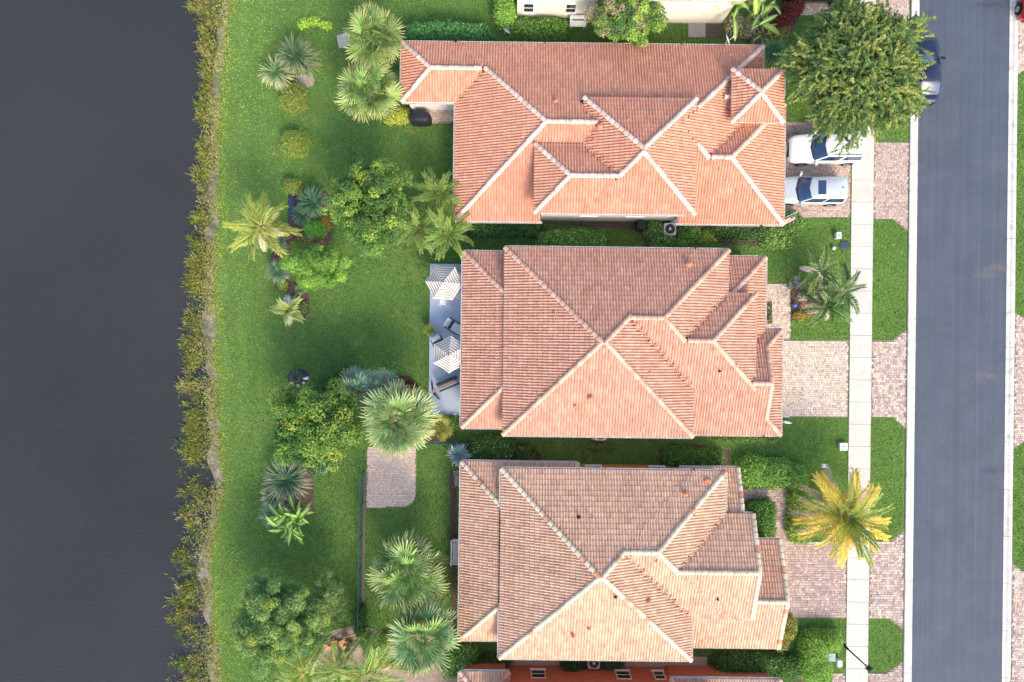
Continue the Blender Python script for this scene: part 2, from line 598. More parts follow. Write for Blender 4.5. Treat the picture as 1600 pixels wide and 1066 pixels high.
# ------------------------------------------------------------------ paved drives, paths and patios
def inpoly(x, y, poly):
    poly = np.asarray(poly)
    r = np.zeros(x.shape, bool)
    n = len(poly)
    j = n - 1
    for i in range(n):
        xi, yi, xj, yj2 = poly[i, 0], poly[i, 1], poly[j, 0], poly[j, 1]
        if yi != yj2:
            r ^= ((yi > y) != (yj2 > y)) & (x < (xj - xi) * (y - yi) / (yj2 - yi) + xi)
        j = i
    return r

HARD = []      # world polygons without lawn
def boxes_mesh(cx, cy, hw, hh, z0, z1, cols, ch=0.012):
    """many small chamfered blocks in one mesh"""
    n = len(cx)
    sx = np.array([-1, 1, 1, -1])
    sy = np.array([-1, -1, 1, 1])
    V = np.zeros((n, 12, 3))
    for r, (zz, c) in enumerate(((z0, 0), (z1 - ch, 0), (z1, ch))):
        V[:, r * 4:r * 4 + 4, 0] = cx[:, None] + sx * (hw[:, None] - c)
        V[:, r * 4:r * 4 + 4, 1] = cy[:, None] + sy * (hh[:, None] - c)
        V[:, r * 4:r * 4 + 4, 2] = np.asarray(zz)[:, None] if hasattr(zz, '__len__') else zz
    q = [(8, 9, 10, 11)]
    for k in range(4):
        e = (k + 1) % 4
        q += [(k, e, 4 + e, 4 + k), (4 + k, 4 + e, 8 + e, 8 + k)]
    F = (np.arange(n)[:, None, None] * 12 + np.array(q)[None]).reshape(-1, 4)
    return V.reshape(-1, 3), F, np.repeat(cols, 12, axis=0)

def paver_area(name, polypx, palette, row=0.165, lens=(0.11, 0.165, 0.22, 0.165), seed=1, top=0.05, label=None, weights=None, vary=0.1):
    poly = np.array([P(u, v)[:2] for u, v in polypx])
    HARD.append(poly)
    base = MB().poly([(x, y, 0.014) for x, y in poly]).build(name, M_JOINT)
    base['kind'] = 'structure'
    rng = np.random.default_rng(seed)
    x0, y0 = poly.min(0)
    x1, y1 = poly.max(0)
    cx, cy, hw, hh = [], [], [], []
    y = y0
    while y < y1:
        rh = row * rng.choice([1.0, 1.0, 0.72])
        x = x0 - rng.uniform(0, 0.2)
        while x < x1:
            l = rng.choice(lens)
            cx.append(x + l / 2); cy.append(y + rh / 2); hw.append(l / 2 - 0.005); hh.append(rh / 2 - 0.005)
            x += l
        y += rh
    cx, cy, hw, hh = map(np.array, (cx, cy, hw, hh))
    ok = np.ones(len(cx), bool)
    for a, b in ((-.8, -.8), (.8, -.8), (.8, .8), (-.8, .8)):
        ok &= inpoly(cx + a * hw, cy + b * hh, poly)
    cx, cy, hw, hh = cx[ok], cy[ok], hw[ok], hh[ok]
    pal = np.array([c8(*p) for p in palette])
    ci = rng.choice(len(pal), len(cx), p=weights)
    cols = pal[ci] * rng.uniform(1 - vary, 1 + vary, (len(cx), 1))
    z1 = top + rng.uniform(-0.004, 0.004, len(cx))
    V, F, T = boxes_mesh(cx, cy, hw, hh, 0.014, z1, cols)
    o = mk('pavers', V, F, M_PAVER, base, T)
    o['kind'] = 'stuff'
    return base

PINK = [(186, 162, 152), (194, 172, 160), (176, 152, 144), (200, 182, 168), (190, 172, 162)]
BEIGE = [(210, 194, 178), (202, 184, 168), (216, 202, 186), (184, 166, 154), (206, 186, 172)]
GREYP = [(188, 172, 162), (176, 158, 152), (198, 184, 172), (164, 148, 144), (186, 162, 152)]
paver_area('driveway', [(1215, 246), (1329.5, 246), (1328, 339), (1222, 342)], PINK, seed=1)
paver_area('driveway', [(1215, 190), (1330.5, 190), (1329.5, 246), (1215, 246)], PINK, seed=11)
paver_area('driveway', [(1365, 222), (1420, 222), (1418, 362), (1394, 342), (1364, 342)], GREYP + PINK, seed=2)
paver_area('driveway', [(1367, -30), (1421, -30), (1420.5, 70), (1366, 70)], PINK, seed=3)
paver_area('driveway', [(1208, 531.5), (1326, 531.5), (1324.5, 652), (1206, 652)], BEIGE, seed=4, weights=[.3, .24, .26, .08, .12])
paver_area('garden_path', [(1186, 443), (1235, 443), (1235, 531), (1186, 531)], BEIGE, seed=5)
paver_area('driveway', [(1361.5, 532), (1393, 532), (1416.5, 515), (1415.5, 671), (1394, 652), (1360.5, 652)], BEIGE + GREYP, seed=6)
paver_area('driveway', [(1200, 846), (1323, 846), (1321.5, 966), (1200, 966)], GREYP + PINK[:3], seed=7, row=0.185, lens=(0.13, 0.185, 0.185, 0.24))
paver_area('garden_path', [(1146, 763), (1233.5, 763), (1233.5, 846), (1210, 846), (1210, 785), (1146, 785)], GREYP, seed=8)
paver_area('driveway', [(1358, 846), (1390, 846), (1413, 828), (1411.5, 984), (1388, 966.5), (1357, 966.5)], GREYP + BEIGE[:2], seed=9, row=0.185, lens=(0.13, 0.185, 0.24))
paver_area('driveway', [(1355, 1052), (1384, 1052), (1411, 1033), (1410, 1110), (1355, 1110)], GREYP, seed=10)
paver_area('driveway', [(1300, 1052), (1320, 1052), (1320, 1110), (1300, 1110)], GREYP, seed=12)
paver_area('driveway', [(1584, 487), (1600, 497), (1640, 500), (1640, 690), (1600, 690), (1583, 702)], GREYP + BEIGE, seed=13)
paver_area('driveway', [(1589, -40), (1640, -40), (1640, 90), (1604, 106), (1588, 120)], PINK + BEIGE, seed=14)
paver_area('driveway', [(1581, 880), (1600, 893), (1640, 894), (1640, 1100), (1579, 1100)], GREYP + BEIGE, seed=15)
paver_area('side_patio', [(646, 168), (712, 168), (712, 193), (646, 193)], PINK, seed=16)
paver_area('side_patio', [(708, 735), (722, 735), (722, 760), (708, 760)], GREYP, seed=17)
paver_area('entry_court', [(1238, -20), (1300, -20), (1300, 24), (1238, 24)], BEIGE + [(212, 170, 140)], seed=18, row=0.22, lens=(0.22, 0.3))
corner = [(650 - 22 + 22 * math.cos(t), 793 - 22 + 22 * math.sin(t)) for t in np.linspace(0, math.pi / 2, 8)]
paver_area('paver_patio', [(573.5, 698), (650.5, 698)] + corner + [(572, 793)], [(216, 194, 180), (222, 204, 188), (208, 184, 170), (202, 182, 172), (224, 200, 182)], row=0.118, lens=(0.1, 0.118, 0.16), seed=19)
# pale edging strip beside the patio and the mulch line of the fence
def sheet(name, polypx, mat, z=0.02, kind='structure', hard=True):
    poly = [P(u, v) for u, v in polypx]
    if hard: HARD.append(np.array([p[:2] for p in poly]))
    o = MB().poly([(p[0], p[1], z) for p in poly][::-1]).build(name, mat)
    me = o.data
    if me.polygons[0].normal.z < 0:
        me.flip_normals()
    o['kind'] = kind
    return o
M_PATIO = mat_noise('painted_concrete', c8(168, 182, 204), c8(184, 196, 214), 0.9, 0.7, 0.15, 30, dirt=(c8(196, 198, 200), 0.8, 0.55, 0.8))
patio = MB().cbox(P(671, 531)[0], P(726, 531)[0], P(690, 649.5)[1], P(690, 412.5)[1], 0, 0.10, 0.015).build('patio', M_PATIO)
patio['kind'] = 'structure'
HARD.append(np.array([P(u, v)[:2] for u, v in ((671, 412), (735, 412), (735, 650), (669, 650))]))
M_PEBBLE = mat_noise('pebble', c8(150, 134, 118), c8(206, 190, 170), 26, 0.9, 1.0, 26)
M_STUCCO_SLAB = mat_noise('slab_grey', c8(150, 142, 138), c8(170, 162, 156), 3, 0.9, 0.4)
sheet('pebble_path', [(720, 1026), (1105, 1026), (1105, 1043), (720, 1043)], M_PEBBLE, 0.018)
sheet('stepping_pad', [(1075, 35), (1102, 35), (1102, 59), (1075, 59)], M_STUCCO_SLAB, 0.05)
sheet('stepping_pad', [(1103.5, 35), (1128, 35), (1128, 59), (1103.5, 59)], mat_noise('wet_slab', c8(86, 76, 72), c8(104, 92, 88), 3, 0.9, 0.4), 0.046)

# planting beds (mulch), outlined as in the garden
def bed(pts, z=0.025, mat=None):
    return sheet('planting_bed', pts, mat or M_MULCH, z)
bed([(452, 305), (462, 300), (475, 303), (495, 296), (512, 300), (519, 318), (517, 345), (519, 372), (512, 384), (498, 380), (478, 372), (462, 374), (450, 380), (440, 372), (436, 362), (450, 352), (452, 330)])
bed([(425, 372), (450, 372), (456, 390), (448, 410), (452, 436), (470, 450), (482, 458), (484, 486), (478, 498), (466, 496), (458, 480), (448, 460), (446, 442), (430, 440), (420, 425), (424, 400)])
bed([(462, 118), (478, 116), (492, 124), (490, 134), (478, 138), (464, 132)], mat=mat_noise('pale_mulch', c8(128, 118, 108), c8(176, 166, 156), 9, 0.95, 1.0, 30))
bed([(450, 140), (464, 140), (470, 150), (462, 158), (450, 155)])
bed([(1236, 446), (1262, 430), (1290, 436), (1296, 456), (1290, 478), (1270, 492), (1256, 500), (1236, 500), (1235, 470)])
bed([(1196, 471), (1206, 471), (1206, 506), (1196, 506)], 0.052)
bed([(1236, 764), (1268, 764), (1272, 800), (1262, 848), (1232, 852), (1233, 800)])
bed([(1030, 704), (1050, 694), (1090, 694), (1140, 704), (1140, 730), (1032, 730)])
bed([(726, 690), (800, 688), (830, 694), (846, 712), (842, 724), (730, 724)])
bed([(702, 735), (712, 735), (712, 1005), (706, 1010)])
bed([(696, 168), (713, 190), (713, 345), (708, 345), (708, 200)])
bed([(730, 345), (1240, 349), (1244, 372), (1210, 386), (1095, 380), (1090, 372), (1010, 386), (1000, 360), (850, 350), (848, 366), (730, 370)])
bed([(592, 586), (640, 588), (668, 630), (670, 655), (700, 664), (700, 690), (600, 690), (500, 640), (560, 590)])
bed([(520, 985), (560, 975), (590, 985), (720, 1000), (745, 1066), (745, 1090), (480, 1090), (490, 1040)], mat=mat_noise('bare_soil', c8(128, 112, 104), c8(176, 156, 138), 3, 0.95, 1.0, 18))
bed([(1115, 1020), (1225, 1014), (1256, 1036), (1262, 1090), (1110, 1090), (1108, 1040)])
bed([(1168, 26), (1220, 8), (1250, 20), (1236, 52), (1206, 62), (1185, 70), (1140, 60), (1150, 36)])
bed([(526, 56), (545, 50), (548, 72), (530, 76)], mat=M_ROCK)
bed([(448, 725), (490, 725), (492, 800), (478, 815), (445, 800)])
sheet('fence_strip', [(565.5, 745), (571.5, 745), (570, 985), (563, 985)], mat_noise('strip_soil', c8(104, 94, 84), c8(128, 116, 100), 6, 0.95, 0.8), 0.016)
# stone ring and plant circle out on the lawn
ringc = P(466, 587)
sheet('planting_bed', [(466 + 17 * math.cos(t), 589 + 13 * math.sin(t)) for t in np.linspace(0, 2 * math.pi, 18)[:-1]], mat_noise('ring_mulch', c8(52, 48, 54), c8(86, 80, 86), 9, 0.95, 1.0), 0.03)
# ------------------------------------------------------------------ houses with barrel-tile roofs
PITCH = 0.40
TW, TL, TE = 0.178, 0.40, 0.332      # tile width, length, exposed length on the slope
TINT_FIX = np.array((1.09, 1.31, 1.19))
SIDES = {'S': ((1, 0), (0, 1)), 'N': ((-1, 0), (0, -1)), 'E': ((0, 1), (-1, 0)), 'W': ((0, -1), (1, 0))}

class Block:
    """roof block: planes rise from the eave lines x0..y1; foot = the part of it that is really there"""
    def __init__(self, x0, x1, y0, y1, ze, gables='', foot=None):
        self.x0, self.x1, self.y0, self.y1, self.ze, self.g = x0, x1, y0, y1, ze, gables
        self.f = foot or (x0, x1, y0, y1)
        self.sides = [s for s in 'SNEW' if s not in gables]
        w, d = x1 - x0, y1 - y0
        self.alongx = ('E' in gables or 'W' in gables) or (w >= d and not ('N' in gables or 'S' in gables))
        if self.alongx:
            h = d / 2
            ym = (y0 + y1) / 2
            a = x0 if 'W' in gables else x0 + h
            b = x1 if 'E' in gables else x1 - h
            self.r0, self.r1 = np.array((a, ym, ze + h * PITCH)), np.array((b, ym, ze + h * PITCH))
        else:
            h = w / 2
            xm = (x0 + x1) / 2
            a = y0 if 'S' in gables else y0 + h
            b = y1 if 'N' in gables else y1 - h
            self.r0, self.r1 = np.array((xm, a, ze + h * PITCH)), np.array((xm, b, ze + h * PITCH))
    def plane(self, s, x, y):
        return self.ze + PITCH * {'W': x - self.x0, 'E': self.x1 - x, 'S': y - self.y0, 'N': self.y1 - y}[s]
    def height(self, x, y):
        x, y = np.asarray(x, float), np.asarray(y, float)
        hs = np.array([self.plane(s, x, y) for s in self.sides])
        k = hs.argmin(0)
        z = hs.min(0)
        fx0, fx1, fy0, fy1 = self.f
        inside = (x >= fx0) & (x <= fx1) & (y >= fy0) & (y <= fy1)
        z = np.where(inside, z, -99.0)
        dist = np.minimum.reduce([x - fx0, fx1 - x, y - fy0, fy1 - y])
        return z, k, dist
    def face(self, s, e=0.0):
        """plan polygon of one roof slope"""
        fx0, fx1, fy0, fy1 = self.f
        poly = [np.array(p, float) for p in ((fx0 + e, fy0 + e), (fx1 - e, fy0 + e), (fx1 - e, fy1 - e), (fx0 + e, fy1 - e))]
        for o in self.sides:
            if o == s: continue
            g = lambda p: self.plane(o, p[0], p[1]) - self.plane(s, p[0], p[1])
            out = []
            for k in range(len(poly)):
                a, b = poly[k], poly[(k + 1) % len(poly)]
                ga, gb = g(a), g(b)
                if ga >= -1e-9: out.append(a)
                if (ga > 1e-9 and gb < -1e-9) or (ga < -1e-9 and gb > 1e-9): out.append(a + (b - a) * ga / (ga - gb))
            poly = out
            if len(poly) < 3: return []
        return poly

def tile_template():
    prof = [(-0.5, 0.0), (-0.36, 0.004), (-0.24, 0.042), (-0.05, 0.068), (0.14, 0.052), (0.27, 0.006), (0.5, 0.0)]
    V, F = [], []
    n = len(prof)
    for (t, lift, k) in ((-0.02, 0.030, 1.0), (TL - 0.02, 0.0, 0.92)):
        for a, b in prof:
            V.append((a * TW * 1.0, t, b * k + lift))
    for a, b in prof:                        # thickness at the exposed nose
        V.append((a * TW, -0.02, b * 0.2 - 0.004))
    for i in range(n - 1):
        F.append((i, i + 1, n + i + 1, n + i))
        F.append((2 * n + i, 2 * n + i + 1, i + 1, i))
    return np.array(V), np.array(F)
TV, TF = tile_template()

def cap_mesh(col):
    """half-round ridge tile, wider at the nose, lying along +Y"""
    V, F = [], []
    n = 9
    for y, r, lift in ((-0.03, 0.158, 0.02), (0.0, 0.163, 0.022), (0.44, 0.132, 0.0)):
        for j in range(n):
            t = math.pi * j / (n - 1)
            V.append((-r * math.cos(t), y, lift + (r * 0.78) * math.sin(t) - 0.035))
    for k in range(2):
        for j in range(n - 1):
            a = k * n + j
            F.append((a, a + n, a + n + 1, a + 1)[::-1])
    F.append(tuple(range(n))[::-1])
    me = mesh_np('ridge_tile', V, F, np.tile(np.array(col), (len(V), 1)), None, True)
    me.materials.append(M_CAP)
    return me

def wobble(x, y, f, s):
    return np.sin(x * f + s) * np.sin(y * f * 1.3 + 2.1 * s) + 0.5 * np.sin(x * f * 2.7 + y * f * 2.1 + s * 3)

class House:
    def __init__(self, name, label, uref, vref, palette, caps, capw, wall_cols, seed, tile_lighten=0.0):
        self.uref, self.vref, self.palette, self.seed = uref, vref, [np.array(c8(*p)) * TINT_FIX for p in palette], seed
        self.root = thing(name, label, 'house', P(uref, vref))
        self.caps, self.capw = [cap_mesh(c8(*c)) for c in caps], capw
        self.wallm = mat_noise('stucco_' + str(seed), c8(*wall_cols[0]), c8(*wall_cols[1]), 1.5, 0.9, 0.5, 60)
        self.blocks = []
        self.inner_gutters = False
        self.rng = np.random.default_rng(seed)
    def X(self, u, z): return P(u, self.vref, z)[0]
    def Y(self, v, z): return P(self.uref, v, z)[1]
    def block(self, u0, u1, v0, v1, ze, gables='', foot=None):
        r = (self.X(u0, ze), self.X(u1, ze), self.Y(v1, ze), self.Y(v0, ze))
        f = None
        if foot:
            a = (foot[0], foot[1], foot[3], foot[2])
            f = tuple(r[k] if a[k] is None else (self.X(a[k], ze) if k < 2 else self.Y(a[k], ze)) for k in range(4))
        b = Block(*r, ze, gables, f)
        self.blocks.append(b)
        return b
    def env(self, x, y):
        return max(float(b.height(x, y)[0]) for b in self.blocks)
    def on_roof(self, u, v):
        z = 3.5
        for _ in range(8):
            p = P(u, v, z)
            z = max(self.env(p[0], p[1]), 0)
        return P(u, v, z)
    def tiles(self):
        rng = self.rng
        VV, FF, TT = [], [], []
        off = 0
        pal = np.array(self.palette)
        pal = pal * 0.42 + pal.mean(0) * 0.58
        cosf = 1 / math.sqrt(1 + PITCH ** 2)
        for i, b in enumerate(self.blocks):
            for s in b.sides:
                a, u = np.array(SIDES[s][0], float), np.array(SIDES[s][1], float)
                w = (b.x1 - b.x0) if s in 'SN' else (b.y1 - b.y0)
                d = (b.y1 - b.y0) if s in 'SN' else (b.x1 - b.x0)
                org = {'S': (b.x0, b.y0), 'N': (b.x1, b.y1), 'E': (b.x1, b.y0), 'W': (b.x0, b.y1)}[s]
                nc2, nr = int(w / TW), int(d / (TE * cosf)) + 1
                ca = (np.arange(nc2) + 0.5) * w / nc2
                cr = np.arange(nr) * TE * cosf
                A, R = np.meshgrid(ca, cr)
                A, R = A.ravel(), R.ravel()
                Rm = R + TE * cosf / 2
                x = org[0] + a[0] * A + u[0] * Rm
                y = org[1] + a[1] * A + u[1] * Rm
                z = b.ze + Rm * PITCH
                hz, k, _ = b.height(x, y)
                ks = b.sides.index(s)
                dsd = np.sort(np.array([{'W': x - b.x0, 'E': b.x1 - x, 'S': y - b.y0, 'N': b.y1 - y}[q] for q in b.sides]), 0)
                nearhip = (dsd[1] - dsd[0]) < 0.5
                keep = (hz > -50) & ((k == ks) | (hz > z - 0.03))
                for j, o in enumerate(self.blocks):
                    if j == i: continue
                    oz, ok, od = o.height(x, y)
                    osd = np.array([ord(t) for t in o.sides])[ok]
                    cop = (np.abs(oz - z) < 0.03) & (osd == ord(s))
                    if j < i: keep &= ~cop
                    hid = (oz > z + 0.075) & ~cop & ~((oz - z > 0.22) & (od < 0.5))
                    hid |= nearhip & (oz > z - 0.03) & ~cop & ~((oz - z > 0.22) & (od < 0.5))
                    keep &= ~hid
                A, R = A[keep], R[keep]
                n = len(A)
                if n == 0: continue
                U3 = np.array((u[0], u[1], PITCH)) * cosf
                A3 = np.array((a[0], a[1], 0))
                N3 = np.cross(A3, U3)
                base = np.stack([org[0] + a[0] * A + u[0] * R, org[1] + a[1] * A + u[1] * R, b.ze + R * PITCH], 1)
                jit = rng.normal(0, 0.003, (n, 1, 3))
                V = base[:, None, :] + TV[None, :, 0:1] * A3 + TV[None, :, 1:2] * U3 + TV[None, :, 2:3] * N3 + jit
                # cut tiles dip into the valley gutters
                fx_, fy_, fz_ = V[..., 0].ravel(), V[..., 1].ravel(), V[..., 2].ravel()
                sx_ = org[0] * u[0] + org[1] * u[1]
                pz = b.ze + ((fx_ * u[0] + fy_ * u[1]) - sx_) * PITCH
                dip = np.zeros(len(fx_), bool)
                for j, o in enumerate(self.blocks):
                    if j == i: continue
                    oz, ok, od = o.height(fx_, fy_)
                    osd = np.array([ord(t) for t in o.sides])[ok]
                    if s in o.sides and abs(o.plane(s, org[0], org[1]) - b.ze) < 0.02: continue
                    dip |= (np.abs(oz - pz) < 0.035) & (osd != ord(s)) & (od > 0.1)
                V[..., 2] -= 0.09 * dip.reshape(V.shape[:2])
                # colour of each tile: batches from the palette, with slow drift over the roof
                wv = wobble(base[:, 0], base[:, 1], 0.7, self.seed) * 0.25 + wobble(base[:, 0], base[:, 1], 2.3, self.seed + 1) * 0.15
                # fired batches, laid two or three at a time
                sel = np.clip((rng.random(n) * 0.75 + 0.125 + wv * 0.5), 0, 0.999) * len(pal)
                col = pal[sel.astype(int)] * rng.uniform(0.95, 1.05, (n, 1))
                TT.append(np.repeat(col, len(TV), 0))
                VV.append(V.reshape(-1, 3))
                FF.append((np.arange(n)[:, None, None] * len(TV) + TF[None]).reshape(-1, 4) + off)
                off += n * len(TV)
        o = mk('roof_tiles', np.concatenate(VV), np.concatenate(FF), M_TILE, self.roof, np.concatenate(TT), smooth=False)
        o['kind'] = 'stuff'
        self.ntiles = off // len(TV)
    def decks(self):
        mb = MB()
        for i, b in enumerate(self.blocks):
            dz, e = -0.030 - 0.004 * i, .01 + .002 * i
            for sd in b.sides:
                poly = b.face(sd, e)
                if poly: mb.poly([(p[0], p[1], b.plane(sd, p[0], p[1]) + dz) for p in poly])
            fx0, fx1, fy0, fy1 = b.f
            c = [(fx0 + e, fy0 + e), (fx1 - e, fy0 + e), (fx1 - e, fy1 - e), (fx0 + e, fy1 - e)]
            lo = b.ze + dz - 0.16
            for k in range(4):
                p, q = np.array(c[k]), np.array(c[(k + 1) % 4])
                ts = np.linspace(0, 1, 17)
                xs, yy = p[0] + (q[0] - p[0]) * ts, p[1] + (q[1] - p[1]) * ts
                zs = np.min([b.plane(sd, xs, yy) for sd in b.sides], 0) + dz
                eave = (zs.max() - b.ze) < 0.1
                top = [(xs[n], yy[n], zs[n]) for n in range(16, -1, -1)] if not eave else [(xs[16], yy[16], zs[16]), (xs[0], yy[0], zs[0])]
                mb.poly([(p[0], p[1], lo), (q[0], q[1], lo)] + top, 2 if eave else 1)
            mb.poly([(p[0], p[1], lo) for p in c][::-1], 2)
        self.roof = mb.build('roof', [M_DECK, self.wallm, M_WHITE], self.root)
    def cap_line(self, p0, p1, i, skipend=0.0):
        d = p1 - p0
        L = np.linalg.norm(d)
        if L < 0.2: return
        d /= L
        n = max(1, int(round(L / 0.40)))
        s = np.cross(d, (0, 0, 1)); s /= np.linalg.norm(s)
        up = np.cross(s, d)
        rot = Matrix((s, d, up)).transposed().to_euler()
        for k in range(n):
            p = p0 + d * (L * k / n)
            q = p0 + d * (L * (k + 0.5) / n)
            fx0, fx1, fy0, fy1 = self.blocks[i].f
            bad = not (fx0 - .01 <= q[0] <= fx1 + .01 and fy0 - .01 <= q[1] <= fy1 + .01)
            for j, o in enumerate(self.blocks):
                if j == i: continue
                oz, _, od = o.height(q[0], q[1])
                if oz > q[2] - 0.03:
                    if j > i and abs(oz - q[2]) < 0.03 and self.same_line(o, q): pass
                    elif oz - q[2] > 0.22 and od < 0.4: pass
                    else: bad = True; break
            if bad: continue
            me = self.caps[self.rng.choice(len(self.caps), p=self.capw)]
            loc = p + up * 0.055 - root_loc(self.roof)
            add('ridge_tile', me, None, self.roof, loc + self.rng.normal(0, 0.004, 3), rot)
    def same_line(self, o, q):
        for a, b2 in o.lines():
            d = b2 - a
            L = np.linalg.norm(d)
            if L < 0.05: continue
            t = np.clip(np.dot(q - a, d) / L ** 2, 0, 1)
            if np.linalg.norm(a + t * d - q) < 0.06: return True
        return False
    def ridge(self):
        def lines(b):
            z = b.ze
            c = [np.array(t) for t in ((b.x0, b.y0, z), (b.x1, b.y0, z), (b.x1, b.y1, z), (b.x0, b.y1, z))]
            if b.alongx:
                ws = [] if 'W' in b.g else [(c[0], b.r0), (c[3], b.r0)]
                return ws + [(c[1], b.r1), (c[2], b.r1), (b.r0, b.r1)]
            return [(c[0], b.r0), (c[1], b.r0), (c[3], b.r1), (c[2], b.r1), (b.r0, b.r1)]
        for b in self.blocks: b.lines = (lambda bb=b: lines(bb))
        for i, b in enumerate(self.blocks):
            for p0, p1 in lines(b): self.cap_line(p0, p1, i)
    def gutters(self):
        gi = 0
        for i, b in enumerate(self.blocks):
            for s in b.sides:
                a, u = np.array(SIDES[s][0], float), np.array(SIDES[s][1], float)
                w = (b.x1 - b.x0) if s in 'SN' else (b.y1 - b.y0)
                org = np.array({'S': (b.x0, b.y0), 'N': (b.x1, b.y1), 'E': (b.x1, b.y0), 'W': (b.x0, b.y1)}[s])
                t = np.arange(0.05, w, 0.1)
                x = org[0] + a[0] * t - u[0] * 0.06
                y = org[1] + a[1] * t - u[1] * 0.06
                fx0, fx1, fy0, fy1 = b.f
                free = (x > fx0 - .1) & (x < fx1 + .1) & (y > fy0 - .1) & (y < fy1 + .1)
                for j, o in enumerate(self.blocks):
                    if j == i: continue
                    oz, _, od = o.height(x, y)
                    inside = (x > o.f[0] + .02) & (x < o.f[1] - .02) & (y > o.f[2] + .02) & (y < o.f[3] - .02)
                    free &= ~(inside & ((oz > b.ze - 0.25) | (not self.inner_gutters)))
                    if j < i:      # same eave line built already
                        near = (x > o.f[0] - .15) & (x < o.f[1] + .15) & (y > o.f[2] - .15) & (y < o.f[3] + .15) & (abs(o.ze - b.ze) < 0.05)
                        free &= ~near
                k = 0
                while k < len(t):
                    if not free[k]: k += 1; continue
                    e = k
                    while e + 1 < len(t) and free[e + 1]: e += 1
                    if e - k >= 4:
                        self.gutter(org, a, u, t[k] - 0.05, min(t[e] + 0.05, w), b.ze)
                    k = e + 1
    def gutter(self, org, a, u, t0, t1, ze):
        mb = MB()
        A3, U3 = np.array((a[0], a[1], 0)), np.array((-u[0], -u[1], 0))
        o = np.array((org[0], org[1], ze - 0.10))
        pt = lambda t, out, z: o + A3 * t + U3 * out + np.array((0, 0, z))
        prof = [(0.012, 0.07), (0.012, -0.03), (0.10, -0.03), (0.13, 0.06), (0.145, 0.068), (0.145, 0.05), (0.115, -0.045), (0.002, -0.045), (0.002, 0.07)]
        n = len(prof)
        i0 = len(mb.V)
        mb.V += [tuple(pt(t0, *p)) for p in prof] + [tuple(pt(t1, *p)) for p in prof]
        for k in range(n):
            e = (k + 1) % n
            mb.F.append((k, e, n + e, n + k)); mb.mi.append(0)
        for t in (t0, t1):
            mb.poly([pt(t, 0.005, -0.04), pt(t, 0.105, -0.04), pt(t, 0.14, 0.06), pt(t, 0.005, 0.06)])
        t = t0 + 0.3
        while t < t1:
            mb.obox(pt(t, 0.0, 0.072), pt(t, 0.14, 0.066), 0.035, 0.006)
            t += 0.84
        mb.build('gutter', M_GUTTER, self.root)
    def walls(self, over=0.28, skip=()):
        for i, b in enumerate(self.blocks):
            if i in skip: continue
            k = over + 0.004 * i
            fx0, fx1, fy0, fy1 = b.f
            t = 0.012 + .003 * i
            MB().box(fx0 + (k if fx0 == b.x0 else t), fx1 - (k if fx1 == b.x1 else t), fy0 + (k if fy0 == b.y0 else t), fy1 - (k if fy1 == b.y1 else t), 0, b.ze - 0.2 - .003 * i).build('wall', self.wallm, self.root)
    def window(self, u, face, y, w, zb, zt, lights=2, z_mid=None):
        """window in a wall facing south (-1) or north (+1) at world y; u is its middle in the picture"""
        zc = (zb + zt) / 2
        x = P(u, 533 - y * S / (1 - zc / H), zc)[0]
        x0, x1 = x - w / 2, x + w / 2
        fy = lambda d: y + face * d
        mb = MB()
        f = 0.06
        def bb(xa, xb, d0, d1, za, zb2):
            ya, yb = sorted((fy(d0), fy(d1)))
            mb.box(xa, xb, ya, yb, za, zb2)
        bb(x0 - f, x0, -0.02, 0.05, zb - f, zt + f); bb(x1, x1 + f, -0.02, 0.05, zb - f, zt + f)
        bb(x0, x1, -0.02, 0.048, zt, zt + f); bb(x0, x1, -0.02, 0.048, zb - f, zb)
        if lights == 2: bb(x0, x1, -0.02, 0.040, zc - 0.025, zc + 0.025)
        wd = mb.build('window', M_WHITE, self.root)
        for za, zb2 in (((zb, zc - 0.025), (zc + 0.025, zt)) if lights == 2 else ((zb, zt),)):
            ya, yb = sorted((fy(0.004), fy(0.018)))
            MB().box(x0, x1, ya, yb, za, zb2).build('pane', M_GLASS, wd)
        ya, yb = sorted((fy(0.0), fy(0.11)))
        MB().box(x0 - 0.12, x1 + 0.12, ya, yb, zb - f - 0.07, zb - f - 0.003).build('sill', M_WHITE, wd)
    def vent(self, u, v, r=0.055, h=0.28, col='tile', hood=False):
        p = self.on_roof(u, v)
        mb = MB()
        mb.lathe(p[0], p[1], [(r * 2.4, p[2] + 0.03), (r * 2.0, p[2] + 0.085), (r, p[2] + 0.12), (r, p[2] + h), (r * 0.75, p[2] + h), (r * 0.75, p[2] + h - 0.05)], 12)
        if hood:
            mb.lathe(p[0], p[1], [(r * 1.9, p[2] + h + 0.03), (r * 1.8, p[2] + h + 0.06), (r * 0.5, p[2] + h + 0.14)], 12)
        mb.build('vent_pipe', {'tile': M_VENT, 'dark': M_DARK}[col], self.root, smooth=False)
    def finish(self, over=0.28, skip=()):
        self.decks(); self.tiles(); self.ridge(); self.gutters(); self.walls(over, skip)

M_VENT = mat_noise('terracotta_vent', c8(196, 120, 92), c8(214, 146, 116), 8, 0.8, 0.3)
HI, LO = 3.75, 2.5

